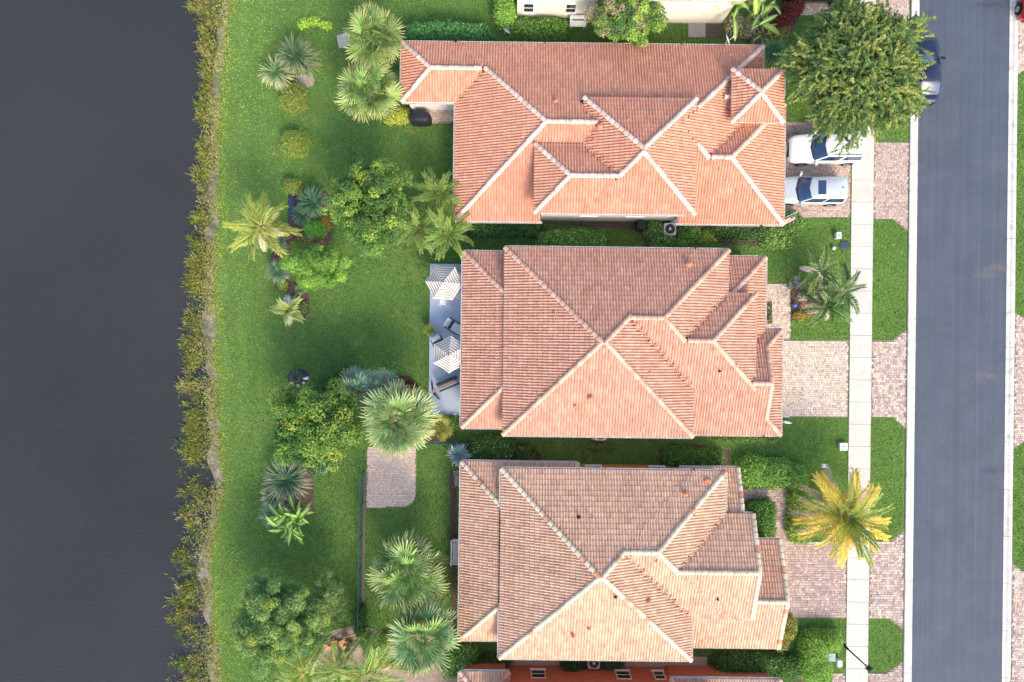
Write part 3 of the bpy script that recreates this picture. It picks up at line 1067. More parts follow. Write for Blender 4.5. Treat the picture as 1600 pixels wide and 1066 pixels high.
# --- house in the middle
PAL2 = [(172, 112, 102), (184, 126, 112), (198, 140, 124), (190, 132, 120), (206, 152, 136), (178, 118, 104), (194, 144, 134)]
h2 = House('tiled_roof_house', 'middle house with blue patio behind it and dusty pink tile hip roof', 950, 535, PAL2,
           [(210, 168, 146), (218, 178, 156), (202, 154, 134)], [.5, .3, .2], ((206, 190, 166), (222, 206, 184)), 2)
h2.block(787.5, 1084, 389, 681, HI)                 # main pyramid
h2.block(937, 1136.5, 389, 606, HI, 'W')            # north-east range
h2.block(1000, 1180.5, 456, 606, HI, 'W')           # entry hip
h2.block(980, 1194.5, 400, 640, LO)                 # porch
h2.block(1000, 1194.5, 513, 676.5, LO, 'WE')        # garage, dutch gable
h2.block(1000, 1221, 513, 676.5, LO, 'W')
h2.block(723, 905, 396.5, 670, LO, 'E')             # rear veranda
h2.finish()
for u, v, r, h, k, hd in ((1075, 414, .10, .22, 'tile', True), (922, 622, .09, .2, 'tile', True), (898, 634, .05, .2, 'tile', False), (1124, 580, .04, .25, 'dark', False), (1015, 582, .035, .2, 'tile', False), (866, 490, .05, .16, 'tile', False)):
    h2.vent(u, v, r, h, k, hd)

# --- house at the bottom of the row
PAL3 = [(192, 140, 122), (204, 152, 134), (180, 126, 114), (208, 160, 142), (216, 172, 152), (190, 142, 128), (202, 154, 138)]
h3 = House('tiled_roof_house', 'house below the middle one with cream ridge tiles and two front gables', 950, 885, PAL3,
           [(224, 206, 180), (214, 194, 168), (206, 148, 116)], [.6, .3, .1], ((184, 128, 86), (198, 142, 98)), 3)
h3.block(782, 1081, 735, 1030, HI)
h3.block(937, 1132, 735, 963, HI, 'W')
h3.block(1000, 1175.5, 801, 963, HI, 'WE')
h3.block(1000, 1217.5, 841, 1008.5, LO, 'WE')       # garage gable
h3.block(1060, 1151, 729.5, 920, LO, 'WE')          # entry porch gable
h3.block(719.5, 900, 724.5, 1002, LO, 'E')          # rear veranda
h3.inner_gutters = True
h3.finish()
for u, v, r, h, k, hd in ((1070, 771, .08, .2, 'tile', True), (1105, 754, .11, .12, 'tile', False), (904, 808, .05, .3, 'dark', False), (961, 932, .045, .3, 'dark', False), (1013, 939, .08, .16, 'tile', True), (920, 981, .06, .2, 'tile', False), (895, 992, .06, .25, 'tile', True), (1121, 936, .04, .25, 'dark', False), (1025, 876, .05, .12, 'tile', False)):
    h3.vent(u, v, r, h, k, hd)
yb = h3.blocks[0].y1 - 0.28
h3.window(929, 1, yb, 0.9, 1.0, 2.35); h3.window(1030, 1, yb, 0.9, 1.0, 2.35)

# --- house at the top of the row
PAL1 = [(192, 124, 108), (198, 132, 114), (184, 116, 102), (204, 140, 122), (194, 126, 112), (208, 148, 128)]
h1 = House('tiled_roof_house', 'top house with raised centre roof and small tower roof over the entry', 930, 205, PAL1,
           [(226, 202, 186), (220, 192, 174), (214, 182, 162)], [.5, .3, .2], ((206, 204, 200), (218, 216, 212)), 1)
h1.block(712, 1190, 70, 347.3, LO, '', (None, 847, None, None))     # long main range, notched for the raised centre
h1.block(712, 1190, 70, 347.3, LO, '', (847, 1061, None, 300))
h1.block(712, 1190, 70, 347.3, LO, '', (1061, None, None, None))
h1.block(627, 840, 70, 162.5, LO, 'E')              # rear wing
h1.block(1062, 1225, 160, 347.3, LO, 'W')             # garage wing
h1.block(912, 1087.5, 153, 333.5, 4.4)              # raised centre
h1.block(836.5, 1004, 226, 333.5, 4.4, 'E')
h1.block(1143, 1223.5, 106, 188.5, 4.1)             # tower
h1.block(1129, 1160, 132, 172, 3.42, 'WE')          # little cricket behind the tower
h1.finish()
for u, v, r, h, k, hd in ((868, 159, .07, .2, 'tile', True), (909, 160, .05, .3, 'dark', False), (937, 199, .10, .2, 'tile', True), (981, 187, .05, .15, 'tile', False), (928, 220, .06, .12, 'tile', False), (1141, 85, .06, .12, 'tile', False)):
    h1.vent(u, v, r, h, k, hd)
yb = h1.blocks[5].y0 + 0.28 + 0.020
h1.window(922, -1, yb, 0.95, 2.3, 3.5); h1.window(995, -1, yb, 0.95, 2.3, 3.5)

# --- pale house at the very top (only its garden wall side shows)
h0 = House('stucco_house', 'cream stucco house at the top edge with two small windows', 950, 15, PAL1,
           [(234, 212, 198)], [1.0], ((228, 220, 206), (238, 232, 220)), 4)
def wall_block(h, u0, u1, v_base, v_far, ze, gables='', over=0.28, south=True):
    """block given by where its wall meets the ground"""
    x0, x1 = P(u0, h.vref)[0], P(u1, h.vref)[0]
    yw = h.Y(v_base, 0)
    yf = h.Y(v_far, 0)
    ya, yb2 = sorted((yw, yf))
    b = Block(x0 - over, x1 + over, ya - over, yb2 + over, ze, gables)
    h.blocks.append(b)
    return b
wall_block(h0, 808, 1071, 29, -180, 3.75)
wall_block(h0, 960, 1128, 35, -160, 3.9)
h0.finish(skip=())
yb = h0.blocks[0].y0 + 0.28
h0.window(826, -1, yb, 0.62, 0.85, 1.95); h0.window(892, -1, yb, 0.62, 0.85, 1.95)
mbp = MB().box(h0.blocks[1].x1 - .28, h0.blocks[1].x1 - .20, h0.blocks[1].y0 + .4, h0.blocks[1].y0 + .48, 0, 3.6).build('downpipe', M_GUTTER, h0.root)

# --- terracotta house at the very bottom
h4 = House('stucco_house', 'terracotta stucco house at the bottom edge with three white windows', 950, 1060, PAL3,
           [(214, 160, 140), (226, 190, 170)], [.6, .4], ((188, 112, 88), (202, 128, 100)), 5)
wall_block(h4, 778, 1090, 1041, 1320, HI)
h4.block(718.5, 796, 1052.5, 1300, LO)
h4.block(1047, 1219, 1059.5, 1300, LO)
h4.finish()
yb = h4.blocks[0].y1 - 0.28
for u in (841, 974, 1030): h4.window(u, 1, yb, 0.85 if u < 1000 else 0.62, 0.75, 1.75)
# ------------------------------------------------------------------ plants
def unit(v): return v / (np.linalg.norm(v, axis=-1, keepdims=True) + 1e-9)

def leaf_quads(pos, nrm, size, width, tint, rng, along=None):
    """one folded diamond per leaf"""
    n = len(pos)
    if along is None: along = rng.normal(0, 1, (n, 3))
    t = unit(np.cross(np.cross(nrm, along), nrm) + 1e-6)
    s = unit(np.cross(nrm, t))
    sz = np.asarray(size).reshape(-1, 1) * np.ones((n, 1))
    w = np.asarray(width).reshape(-1, 1) * np.ones((n, 1))
    V = np.zeros((n, 4, 3))
    V[:, 0] = pos - t * sz * 0.5
    V[:, 1] = pos + s * w * 0.5 + nrm * w * 0.18
    V[:, 2] = pos + t * sz * 0.5 - nrm * sz * 0.12
    V[:, 3] = pos - s * w * 0.5 + nrm * w * 0.18
    F = np.arange(n * 4).reshape(n, 4)
    return V.reshape(-1, 3), F, np.repeat(tint, 4, 0)

def rand_dirs(rng, n, up=-0.3):
    d = unit(rng.normal(0, 1, (n, 3)))
    bad = d[:, 2] < up
    d[bad, 2] *= -1
    return d

def pick(rng, pal, n, vary=0.12, w=None):
    pal = np.array([c8(*p) for p in pal])
    pal = pal * 0.84 + pal.mean(1, keepdims=True) * 0.16
    return pal[rng.choice(len(pal), n, p=w)] * rng.uniform(1 - vary, 1 + vary, (n, 1))

def leafy(centers, radii, nleaf, size, width, tints, rng, upbias=0.45, inner=0.55):
    """leaves on clumps: centers (k,3), radii (k,), tints (k,3)"""
    k = len(centers)
    per = np.maximum((nleaf * radii ** 2 / (radii ** 2).sum()).astype(int), 3)
    idx = np.repeat(np.arange(k), per)
    n = len(idx)
    d = rand_dirs(rng, n, -0.35)
    r = rng.uniform(inner, 1.0, (n, 1)) ** 0.7
    pos = centers[idx] + d * r * radii[idx, None] * np.array((1, 1, 0.8))
    nrm = unit(d * 0.7 + np.array((0, 0, upbias)) + rng.normal(0, 0.45, (n, 3)))
    t = tints[idx] * rng.uniform(0.68, 1.32, (n, 1))
    return leaf_quads(pos, nrm, size * rng.uniform(0.7, 1.3, n), width * rng.uniform(0.7, 1.3, n), t, rng)

def trunk_mesh(base, top, r0, r1, limbs, rng):
    mb = MB()
    base, top = np.array(base, float), np.array(top, float)
    mid = (base + top) / 2 + rng.normal(0, 0.06, 3) * (1, 1, 0)
    mb.tube([base - (0, 0, 0.05), base + (0, 0, 0.12), mid, top], [r0 * 1.35, r0, (r0 + r1) / 2, r1], 9)
    for q in limbs:
        q = np.array(q, float)
        m2 = (top + q) / 2 + np.array((0, 0, -0.15)) + rng.normal(0, 0.1, 3)
        st = mid + (top - mid) * rng.uniform(0.3, 1.0)
        mb.tube([st, m2, q], [r1 * 0.75, r1 * 0.5, r1 * 0.15], 6)
    return mb

def tree(label, u, v, ru, rv, zc, rz, pal, nclump, clump_r, nleaf, size, width, seed, group='garden trees', lumps=None, ragged=0.25, w=None, name='tree', stretch=None):
    rng = np.random.default_rng(seed)
    c = P(u, v, zc)
    rx, ry = RM(ru, zc), RM(rv, zc)
    base = np.array((c[0], c[1], 0))
    root = thing(name, label, 'tree', base, group)
    d = rand_dirs(rng, nclump, -0.25)
    ang = np.arctan2(d[:, 1], d[:, 0])
    edge = 1 + ragged * (np.sin(ang * 3 + seed) * 0.4 + np.sin(ang * 5 + seed * 2) * 0.35 + np.sin(ang * 9 + seed * 3) * 0.3)
    rr = rng.uniform(0.30, 1.0, nclump) ** 0.5
    rad = clump_r * rng.uniform(0.65, 1.3, nclump)
    sc = np.array((max(rx - clump_r * 0.7, .2), max(ry - clump_r * 0.7, .2), rz))
    cen = c + d * (rr * edge)[:, None] * sc
    if lumps:
        keep = np.ones(nclump, bool)
        for (lu, lv, lr) in lumps:       # gaps
            q = P(lu, lv, zc)
            keep &= np.hypot(cen[:, 0] - q[0], cen[:, 1] - q[1]) > RM(lr, zc)
        cen, rad = cen[keep], rad[keep]
    tints = pick(rng, pal, len(cen), 0.1, w)
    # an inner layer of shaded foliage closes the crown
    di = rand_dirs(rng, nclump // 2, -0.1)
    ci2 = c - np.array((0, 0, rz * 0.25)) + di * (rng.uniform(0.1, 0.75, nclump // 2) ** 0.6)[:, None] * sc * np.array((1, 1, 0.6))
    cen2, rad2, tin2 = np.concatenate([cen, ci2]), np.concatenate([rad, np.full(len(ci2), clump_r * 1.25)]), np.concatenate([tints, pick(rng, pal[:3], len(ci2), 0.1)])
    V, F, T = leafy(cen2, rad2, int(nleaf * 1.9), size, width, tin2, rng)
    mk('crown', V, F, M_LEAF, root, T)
    limbs = cen[rng.choice(len(cen), min(9, len(cen)), replace=False)]
    trunk_mesh(base, c - (0, 0, rz * 0.45), max(0.09, rx * 0.06), max(0.06, rx * 0.04), limbs, rng).build('trunk', M_BARK, root, True)
    return root

def spray_tree(label, u, v, ru, rv, zc, rz, pal, ntwig, nleaf, seed, group='garden trees', droop=0.25, size=0.2, width=0.045, tw=0.7, fill=0):
    """fine-leaved tree: leaves ranged along drooping twigs"""
    rng = np.random.default_rng(seed)
    c = P(u, v, zc)
    rx, ry = RM(ru, zc), RM(rv, zc)
    base = np.array((c[0], c[1], 0))
    root = thing('tree', label, 'tree', base, group)
    d = rand_dirs(rng, ntwig, -0.2)
    ang = np.arctan2(d[:, 1], d[:, 0])
    edge = 1 + 0.10 * np.sin(ang * 5 + seed) + 0.09 * np.sin(ang * 11 + 1) + rng.normal(0, 0.05, ntwig)
    rr = rng.uniform(0.25, 1.0, ntwig) ** 0.5 * edge
    deep = rng.random(ntwig) < 0.3
    rr = np.where(deep, rng.uniform(0.05, 0.75, ntwig), rr)
    st = c + d * rr[:, None] * np.array((rx, ry, rz)) * 0.92
    out = unit(d * np.array((1, 1, 0.5)) + rng.normal(0, 0.55, (ntwig, 3)))
    out[:, 2] -= droop * rng.uniform(0, 1, ntwig)
    L = tw * rng.uniform(0.5, 1.25, ntwig)
    per = nleaf // ntwig
    idx = np.repeat(np.arange(ntwig), per)
    n = len(idx)
    f = rng.uniform(0, 1, n)
    pos = st[idx] + out[idx] * (f * L[idx])[:, None] + rng.normal(0, 0.03, (n, 3)) - np.array((0, 0, 1)) * (f ** 2 * 0.12)[:, None]
    al = unit(out[idx] + rng.normal(0, 0.55, (n, 3)))
    nrm = unit(rng.normal(0, 0.5, (n, 3)) + np.array((0, 0, 0.9)))
    tint = pick(rng, pal, ntwig, 0.12)[idx] * rng.uniform(0.85, 1.15, (n, 1))
    V, F, T = leaf_quads(pos, nrm, size * rng.uniform(.7, 1.3, n), width * rng.uniform(.7, 1.3, n), tint, rng, al)
    mk('crown', V, F, M_LEAF, root, T)
    limbs = st[rng.choice(ntwig, 26, replace=False)]
    trunk_mesh(base, c - (0, 0, rz * 0.5), 0.2, 0.13, limbs, rng).build('trunk', M_BARK, root, True)
    return root

def lobe_points(rng, c, rx, ry, h, n, sq=2.6):
    """points and normals over a clipped dome"""
    d = rand_dirs(rng, n, 0.0)
    e = 2 / sq
    p = np.sign(d) * np.abs(d) ** e
    # push to the superellipsoid surface
    k = (np.abs(d[:, 0]) ** sq + np.abs(d[:, 1]) ** sq + np.abs(d[:, 2]) ** sq) ** (-1 / sq)
    p = d * k[:, None]
    pos = c + p * np.array((rx, ry, h))
    nrm = unit(np.sign(p) * np.abs(p) ** (sq - 1) / np.array((rx, ry, h)))
    return pos, nrm

SHRUBN = 0
def shrub(label, lobes, pal, seed, cat='shrub', name='shrub', group='shrubs and hedges', size=0.135, width=0.08, dens=360, sq=2.6, flowers=None, fuzz=0.07, w=None):
    """lobes: (u, v, ru, rv, height)"""
    rng = np.random.default_rng(seed)
    if cat in ('hedge', 'shrub'): pal = [tuple(np.clip(np.array(p) * 1.12, 0, 240)) for p in pal]
    u0, v0 = lobes[0][0], lobes[0][1]
    root = thing(name, label, cat, P(u0, v0), group)
    Vs, Fs, Ts, off = [], [], [], 0
    core = MB()
    for (u, v, ru, rv, h) in lobes:
        c = P(u, v, h * 0.6)
        c[2] = 0
        rx, ry = RM(ru) * 1.03, RM(rv) * 1.03
        area = math.pi * rx * ry + 2 * math.pi * math.sqrt((rx * rx + ry * ry) / 2) * h * 0.8
        n = int(area * dens)
        pos, nrm = lobe_points(rng, c, rx, ry, h, n, sq)
        lump = 1 + 0.05 * wobble(pos[:, 0], pos[:, 1], 4.0, seed)[:, None] + 0.05 * wobble(pos[:, 0], pos[:, 1], 9.0, seed)[:, None]
        pos = c + (pos - c) * lump * rng.uniform(0.86, 1.03, (n, 1)) + rng.normal(0, fuzz, (n, 3))
        pos[:, 2] = np.maximum(pos[:, 2], 0.03)
        nr = unit(nrm * 0.6 + np.array((0, 0, 0.35)) + rng.normal(0, 0.5, (n, 3)))
        V, F, T = leaf_quads(pos, nr, size * rng.uniform(.7, 1.35, n), width * rng.uniform(.7, 1.35, n), pick(rng, pal, n, 0.38, w), rng)
        Vs.append(V); Fs.append(F + off); Ts.append(T); off += len(V)
        if flowers:
            m = int(area * flowers[1])
            pos, nrm = lobe_points(rng, c, rx * 1.02, ry * 1.02, h * 1.02, m, sq)
            V, F, T = leaf_quads(pos, unit(nrm + rng.normal(0, .3, (m, 3))), flowers[2] * np.ones(m), flowers[2] * np.ones(m), pick(rng, flowers[0], m, 0.1), rng)
            Vs.append(V); Fs.append(F + off); Ts.append(T); off += len(V)
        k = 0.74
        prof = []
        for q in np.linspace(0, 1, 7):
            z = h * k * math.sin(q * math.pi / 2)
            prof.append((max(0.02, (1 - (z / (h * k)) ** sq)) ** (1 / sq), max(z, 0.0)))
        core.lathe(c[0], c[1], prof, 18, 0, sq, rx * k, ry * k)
    mk('foliage', np.concatenate(Vs), np.concatenate(Fs), M_LEAF, root, np.concatenate(Ts))
    dk = np.array([c8(*p) for p in pal]).mean(0) * 0.6  # core tinted darker so gaps between the leaves look shaded
    core.build('shade_core', M_LEAF, root, True, tint=dk)
    return root

# --- palm fronds
def fan_mesh(rng, R, pal_in, pal_tip, n=20, spread=1.95):
    V, T, F = [], [], []
    pet = 0.50 * R
    ci, ct = np.array(c8(*pal_in)), np.array(c8(*pal_tip))
    def dr(x): return -0.16 * R * (x / R) ** 2
    i = 0
    V += [(0, -0.018, 0), (0, 0.018, 0), (pet, 0.012, dr(pet)), (pet, -0.012, dr(pet))]
    T += [ci * 1.1] * 4
    F.append((0, 1, 2, 3))
    for k in range(n):
        a = (k / (n - 1) - 0.5) * 2 * spread + rng.normal(0, 0.03)
        L = R * 0.50 * (1 - 0.2 * abs(a) / spread) * rng.uniform(0.88, 1.08)
        x0 = pet * (1.0 - 0.0)
        d = np.array((math.cos(a), math.sin(a)))
        s = np.array((-d[1], d[0]))
        w = 0.5 * L * 2 * spread / n * rng.uniform(0.85, 1.1)
        mid = np.array((x0, 0)) + d * L * 0.5
        q2 = np.array((x0, 0)) + d * L * 0.82
        tip = np.array((x0, 0)) + d * L
        fold = -0.02 * R * math.cos(a) + 0.03 * R * abs(math.sin(a))
        zl = lambda p, e: dr(p[0]) - e
        dp = rng.uniform(0.05, 0.30) * L
        tone = rng.uniform(0.7, 1.28)
        i = len(V)
        V += [(x0, 0, dr(x0) + 0.01), (*(mid + s * w * 0.5), zl(mid, 0.012)), (*(mid - s * w * 0.5), zl(mid, 0.012)),
              (*(q2 + s * w * 0.32), zl(q2, dp * 0.35)), (*(q2 - s * w * 0.32), zl(q2, dp * 0.35)), (*tip, zl(tip, dp))]
        V[-5] = (V[-5][0], V[-5][1], V[-5][2] + 0.03 * R * 0.3)
        T += [ci * tone, ci * tone, ci * tone * 0.92, (ci * 0.6 + ct * 0.4) * tone, (ci * 0.6 + ct * 0.4) * tone, ct * tone]
        F += [(i, i + 2, i + 1), (i + 1, i + 2, i + 4, i + 3), (i + 3, i + 4, i + 5)]
    me = mesh_np('frond', np.array(V), F, np.array(T))
    me.materials.append(M_FROND)
    return me

def feather_mesh(rng, L, pal_in, pal_tip, n=34, leaf=0.42, width=0.045, droop=0.9, rib=(150, 150, 80), vee=0.35, hang=0.35):
    V, T, F = [], [], []
    ci, ct, cr = np.array(c8(*pal_in)), np.array(c8(*pal_tip)), np.array(c8(*rib))
    m = 14
    pts = []
    p = np.zeros(3)
    for k in range(m + 1):
        pts.append(p.copy())
        a = 0.28 - droop * (k / m) ** 1.5
        p = p + np.array((math.cos(a), 0, math.sin(a))) * L / m
    pts = np.array(pts)
    for k in range(m):
        w0, w1 = 0.028 * (1 - k / m) + 0.006, 0.028 * (1 - (k + 1) / m) + 0.006
        i = len(V)
        V += [pts[k] + (0, w0, 0), pts[k] - (0, w0, 0), pts[k + 1] - (0, w1, 0), pts[k + 1] + (0, w1, 0)]
        T += [cr] * 4
        F.append((i, i + 1, i + 2, i + 3))
    for k in range(n):
        f = 0.14 + 0.86 * (k + 0.5) / n
        x = f * m
        q = pts[int(x)] + (pts[min(int(x) + 1, m)] - pts[int(x)]) * (x - int(x))
        t = unit(pts[min(int(x) + 1, m)] - pts[max(int(x), 0)] + 1e-6) if int(x) < m else unit(pts[m] - pts[m - 1])
        up = np.array((-t[2], 0, t[0]))
        shape = math.sin(min(1.0, f * 1.15 + 0.18) * math.pi * 0.86) ** 0.6
        for sd in (1, -1):
            l = leaf * L * shape * rng.uniform(0.85, 1.12)
            fw = 0.35 + 0.5 * f + rng.normal(0, 0.07)
            d = unit(np.array((0, sd, 0)) * math.cos(fw) + t * math.sin(fw) + up * vee * rng.uniform(0.6, 1.2))
            s = unit(np.cross(d, up))
            tone = rng.uniform(0.78, 1.2)
            mid = q + d * l * 0.5 + np.array((0, 0, -0.06 * l))
            tip = q + d * l + np.array((0, 0, -hang * l * rng.uniform(0.6, 1.4)))
            i = len(V)
            V += [q, mid + s * width, tip, mid - s * width]
            T += [ci * tone, ci * tone, ct * tone, ci * tone]
            F.append((i, i + 1, i + 2, i + 3))
    me = mesh_np('frond', np.array(V), F, np.array(T))
    me.materials.append(M_FROND)
    return me

def palm(label, u, v, zc, trunk_r, frond_sets, seed, group, name='palm_tree', lean=(0, 0), roll=0.18, wobble_p=5, bark=None):
    """frond_sets: list of (meshes, count, pitch_from, pitch_to, scale_from, scale_to)"""
    rng = np.random.default_rng(seed)
    c = P(u, v, zc)
    base = np.array((c[0] + lean[0], c[1] + lean[1], 0))
    root = thing(name, label, 'palm', base, group)
    mb = MB()
    n = 9
    pts = [base + (c - base) * t + np.array((math.sin(t * 3) * 0.04, 0, 0)) for t in np.linspace(0, 1, n)]
    pts[0] = pts[0] - np.array((0, 0, 0.05))
    mb.tube(pts, [trunk_r * (1.3 if k == 0 else (1.06 if k % 2 else 0.94)) for k in range(n)], 10)
    mb.build('trunk', bark or M_BARK, root, False)
    yaw = rng.uniform(0, 6.28)
    k = 0
    for meshes, cnt, p0, p1, s0, s1 in frond_sets:
        for j in range(cnt):
            t = (j + rng.uniform(0, 0.6)) / max(cnt, 1)
            pitch = math.radians(p0 + (p1 - p0) * t + rng.normal(0, wobble_p))
            yaw += 2.39996 + rng.normal(0, 0.12)
            sc = (s0 + (s1 - s0) * t) * rng.uniform(0.92, 1.08)
            off = np.array((math.cos(yaw), math.sin(yaw), 0)) * trunk_r * 0.6
            add('frond', meshes[rng.integers(len(meshes))], None, root, c - base + off + np.array((0, 0, rng.uniform(-0.12, 0.1))),
                (rng.normal(0, roll), -pitch, yaw), (sc, sc, sc))
            k += 1
    return root

def fan_palm(label, u, v, rpx, zc, seed, inner=(96, 128, 66), tip=(184, 180, 120), n=44, group='fan palms', trunk=0.17, young=(112, 146, 78)):
    rng = np.random.default_rng(seed + 500)
    R = RM(rpx * 0.97, zc)
    tip = tuple(np.array(tip) * 0.9)
    n = int(n * 0.8)
    ms = [fan_mesh(rng, R, tuple(np.clip(np.array(inner) * f, 0, 255)), tip) for f in (0.92, 1.0, 1.08)]
    tip = tuple(np.array(tip) * 0.9)
    my = [fan_mesh(rng, R, young, tuple(np.array(tip) * 0.94)) for _ in range(2)]
    md = [fan_mesh(rng, R, (168, 150, 104), (206, 186, 140), n=14)]
    d0 = int(rng.integers(2, 6))
    return palm(label, u, v, zc, trunk, [(my, 5, 88, 72, 0.45, 0.6), (my, n // 4, 76, 42, 0.72, 0.95), (ms, n // 2, 44, 6, 0.95, 1.03), (ms, n // 5, 4, -22, 1.0, 0.98), (md, d0, -14, -34, 0.95, 0.9)], seed, group, roll=0.5, wobble_p=11)

def spiky(label, u, v, rpx, zc, n, seed, inner=(64, 98, 60), tip=(188, 182, 150), width=0.05, group='spiky garden plants', name='yucca_plant', stems=1, cat='plant', up=0.5, droop=0.5):
    rng = np.random.default_rng(seed)
    c = P(u, v, zc)
    base = np.array((c[0], c[1], 0))
    root = thing(name, label, cat, base, group)
    R = RM(rpx, zc)
    ci, ct = np.array(c8(*inner)), np.array(c8(*tip))
    heads = [c + np.array((rng.normal(0, R * 0.14), rng.normal(0, R * 0.14), rng.normal(0, 0.1))) if k else c for k in range(stems)]
    V, F, T = [], [], []
    n = int(n * 0.7)
    for k in range(n):
        h = heads[k % stems]
        az = rng.uniform(0, 6.283)
        el = rng.uniform(-0.25, 1.0) ** 1 * up + 0.1
        L = R * rng.uniform(0.75, 1.08) / max(math.cos(min(el, 1.2)), 0.55) * 0.95
        d = np.array((math.cos(az) * math.cos(el), math.sin(az) * math.cos(el), math.sin(el)))
        s = np.array((-math.sin(az), math.cos(az), 0))
        tone = rng.uniform(0.75, 1.25)
        i = len(V)
        for f, w in ((0.02, 0.5), (0.4, 1.0), (0.75, 0.75), (1.0, 0.08)):
            p = h + d * L * f - np.array((0, 0, 1)) * (droop * L * f ** 3 * 0.6)
            cc = ci * tone if f < 0.5 else (ci * (1 - (f - 0.4) / 0.6) + ct * (f - 0.4) / 0.6) * tone
            V += [p + s * width * w / 2, p - s * width * w / 2]
            T += [cc, cc]
        F += [(i + 2 * q, i + 2 * q + 1, i + 2 * q + 3, i + 2 * q + 2) for q in range(3)]
    mk('leaves', np.array(V), np.array(F), M_FROND, root, np.array(T))
    mb = MB()
    for h in heads: mb.tube([(h[0] * .5 + base[0] * .5, h[1] * .5 + base[1] * .5, -0.03), h], [0.09, 0.07], 8)
    mb.build('stem', M_BARK, root)
    return root

def big_leaf_mesh(rng, L, W, ci, ct):
    V, F, T = [], [], []
    ci, ct = np.array(c8(*ci)), np.array(c8(*ct))
    m = 10
    i = 0
    V += [(0, -0.025, 0), (0, 0.025, 0), (L * 0.3, 0.018, L * 0.12), (L * 0.3, -0.018, L * 0.12)]
    T += [ct] * 4
    F.append((0, 1, 2, 3))
    for k in range(m + 1):
        f = k / m
        x = L * (0.28 + 0.72 * f)
        z = L * (0.12 + 0.16 * f - 0.42 * f * f)
        w = W / 2 * (math.sin(min(1, f * 1.05 + 0.06) * math.pi) ** 0.55) + 0.004
        e = rng.uniform(-.02, .02)
        V += [(x, -w, z + w * 0.35 + e), (x, -w * .5, z + w * .1), (x, 0, z - 0.015), (x, w * .5, z + w * .1), (x, w, z + w * 0.35 - e)]
        tn = rng.uniform(0.9, 1.1)
        T += [ci * tn, ci * tn * 1.05, ct, ci * tn * 1.05, ci * tn]
    for k in range(m):
        for q in range(4):
            a = 4 + k * 5 + q
            F.append((a, a + 1, a + 6, a + 5))
    me = mesh_np('leaf', np.array(V), F, np.array(T), None, True)
    me.materials.append(M_FROND)
    return me

def banana(label, u, v, rpx, zc, n, seed, pal=((96, 150, 56), (120, 172, 70), (80, 128, 60)), rib=(170, 196, 110), group='broad-leaved plants', wid=0.19):
    rng = np.random.default_rng(seed)
    c = P(u, v, zc)
    base = np.array((c[0], c[1], 0))
    root = thing('banana_plant', label, 'plant', base, group)
    R = RM(rpx, zc)
    ms = [big_leaf_mesh(rng, R * 1.15, R * wid, p, rib) for p in pal]
    yaw = rng.uniform(0, 6)
    for k in range(n):
        yaw += 2.4 + rng.normal(0, .2)
        pit = math.radians(62 - 66 * k / n + rng.normal(0, 6))
        sc = rng.uniform(0.7, 1.05)
        add('leaf', ms[rng.integers(3)], None, root, c - base + rng.normal(0, R * 0.26, 3) * (1, 1, 0.25), (rng.normal(0, .25), -pit, yaw), (sc,) * 3)
    mb = MB()
    for q in range(4):
        o = rng.normal(0, R * 0.1, 2)
        mb.tube([base + (o[0], o[1], -0.03), c + (o[0] * .5, o[1] * .5, 0.1)], [0.11, 0.07], 8)
    mb.build('stem', mat_stem, root)
    return root
mat_stem = mat_noise('green_stem', c8(110, 120, 70), c8(140, 146, 90), 6, 0.7, 0.3)

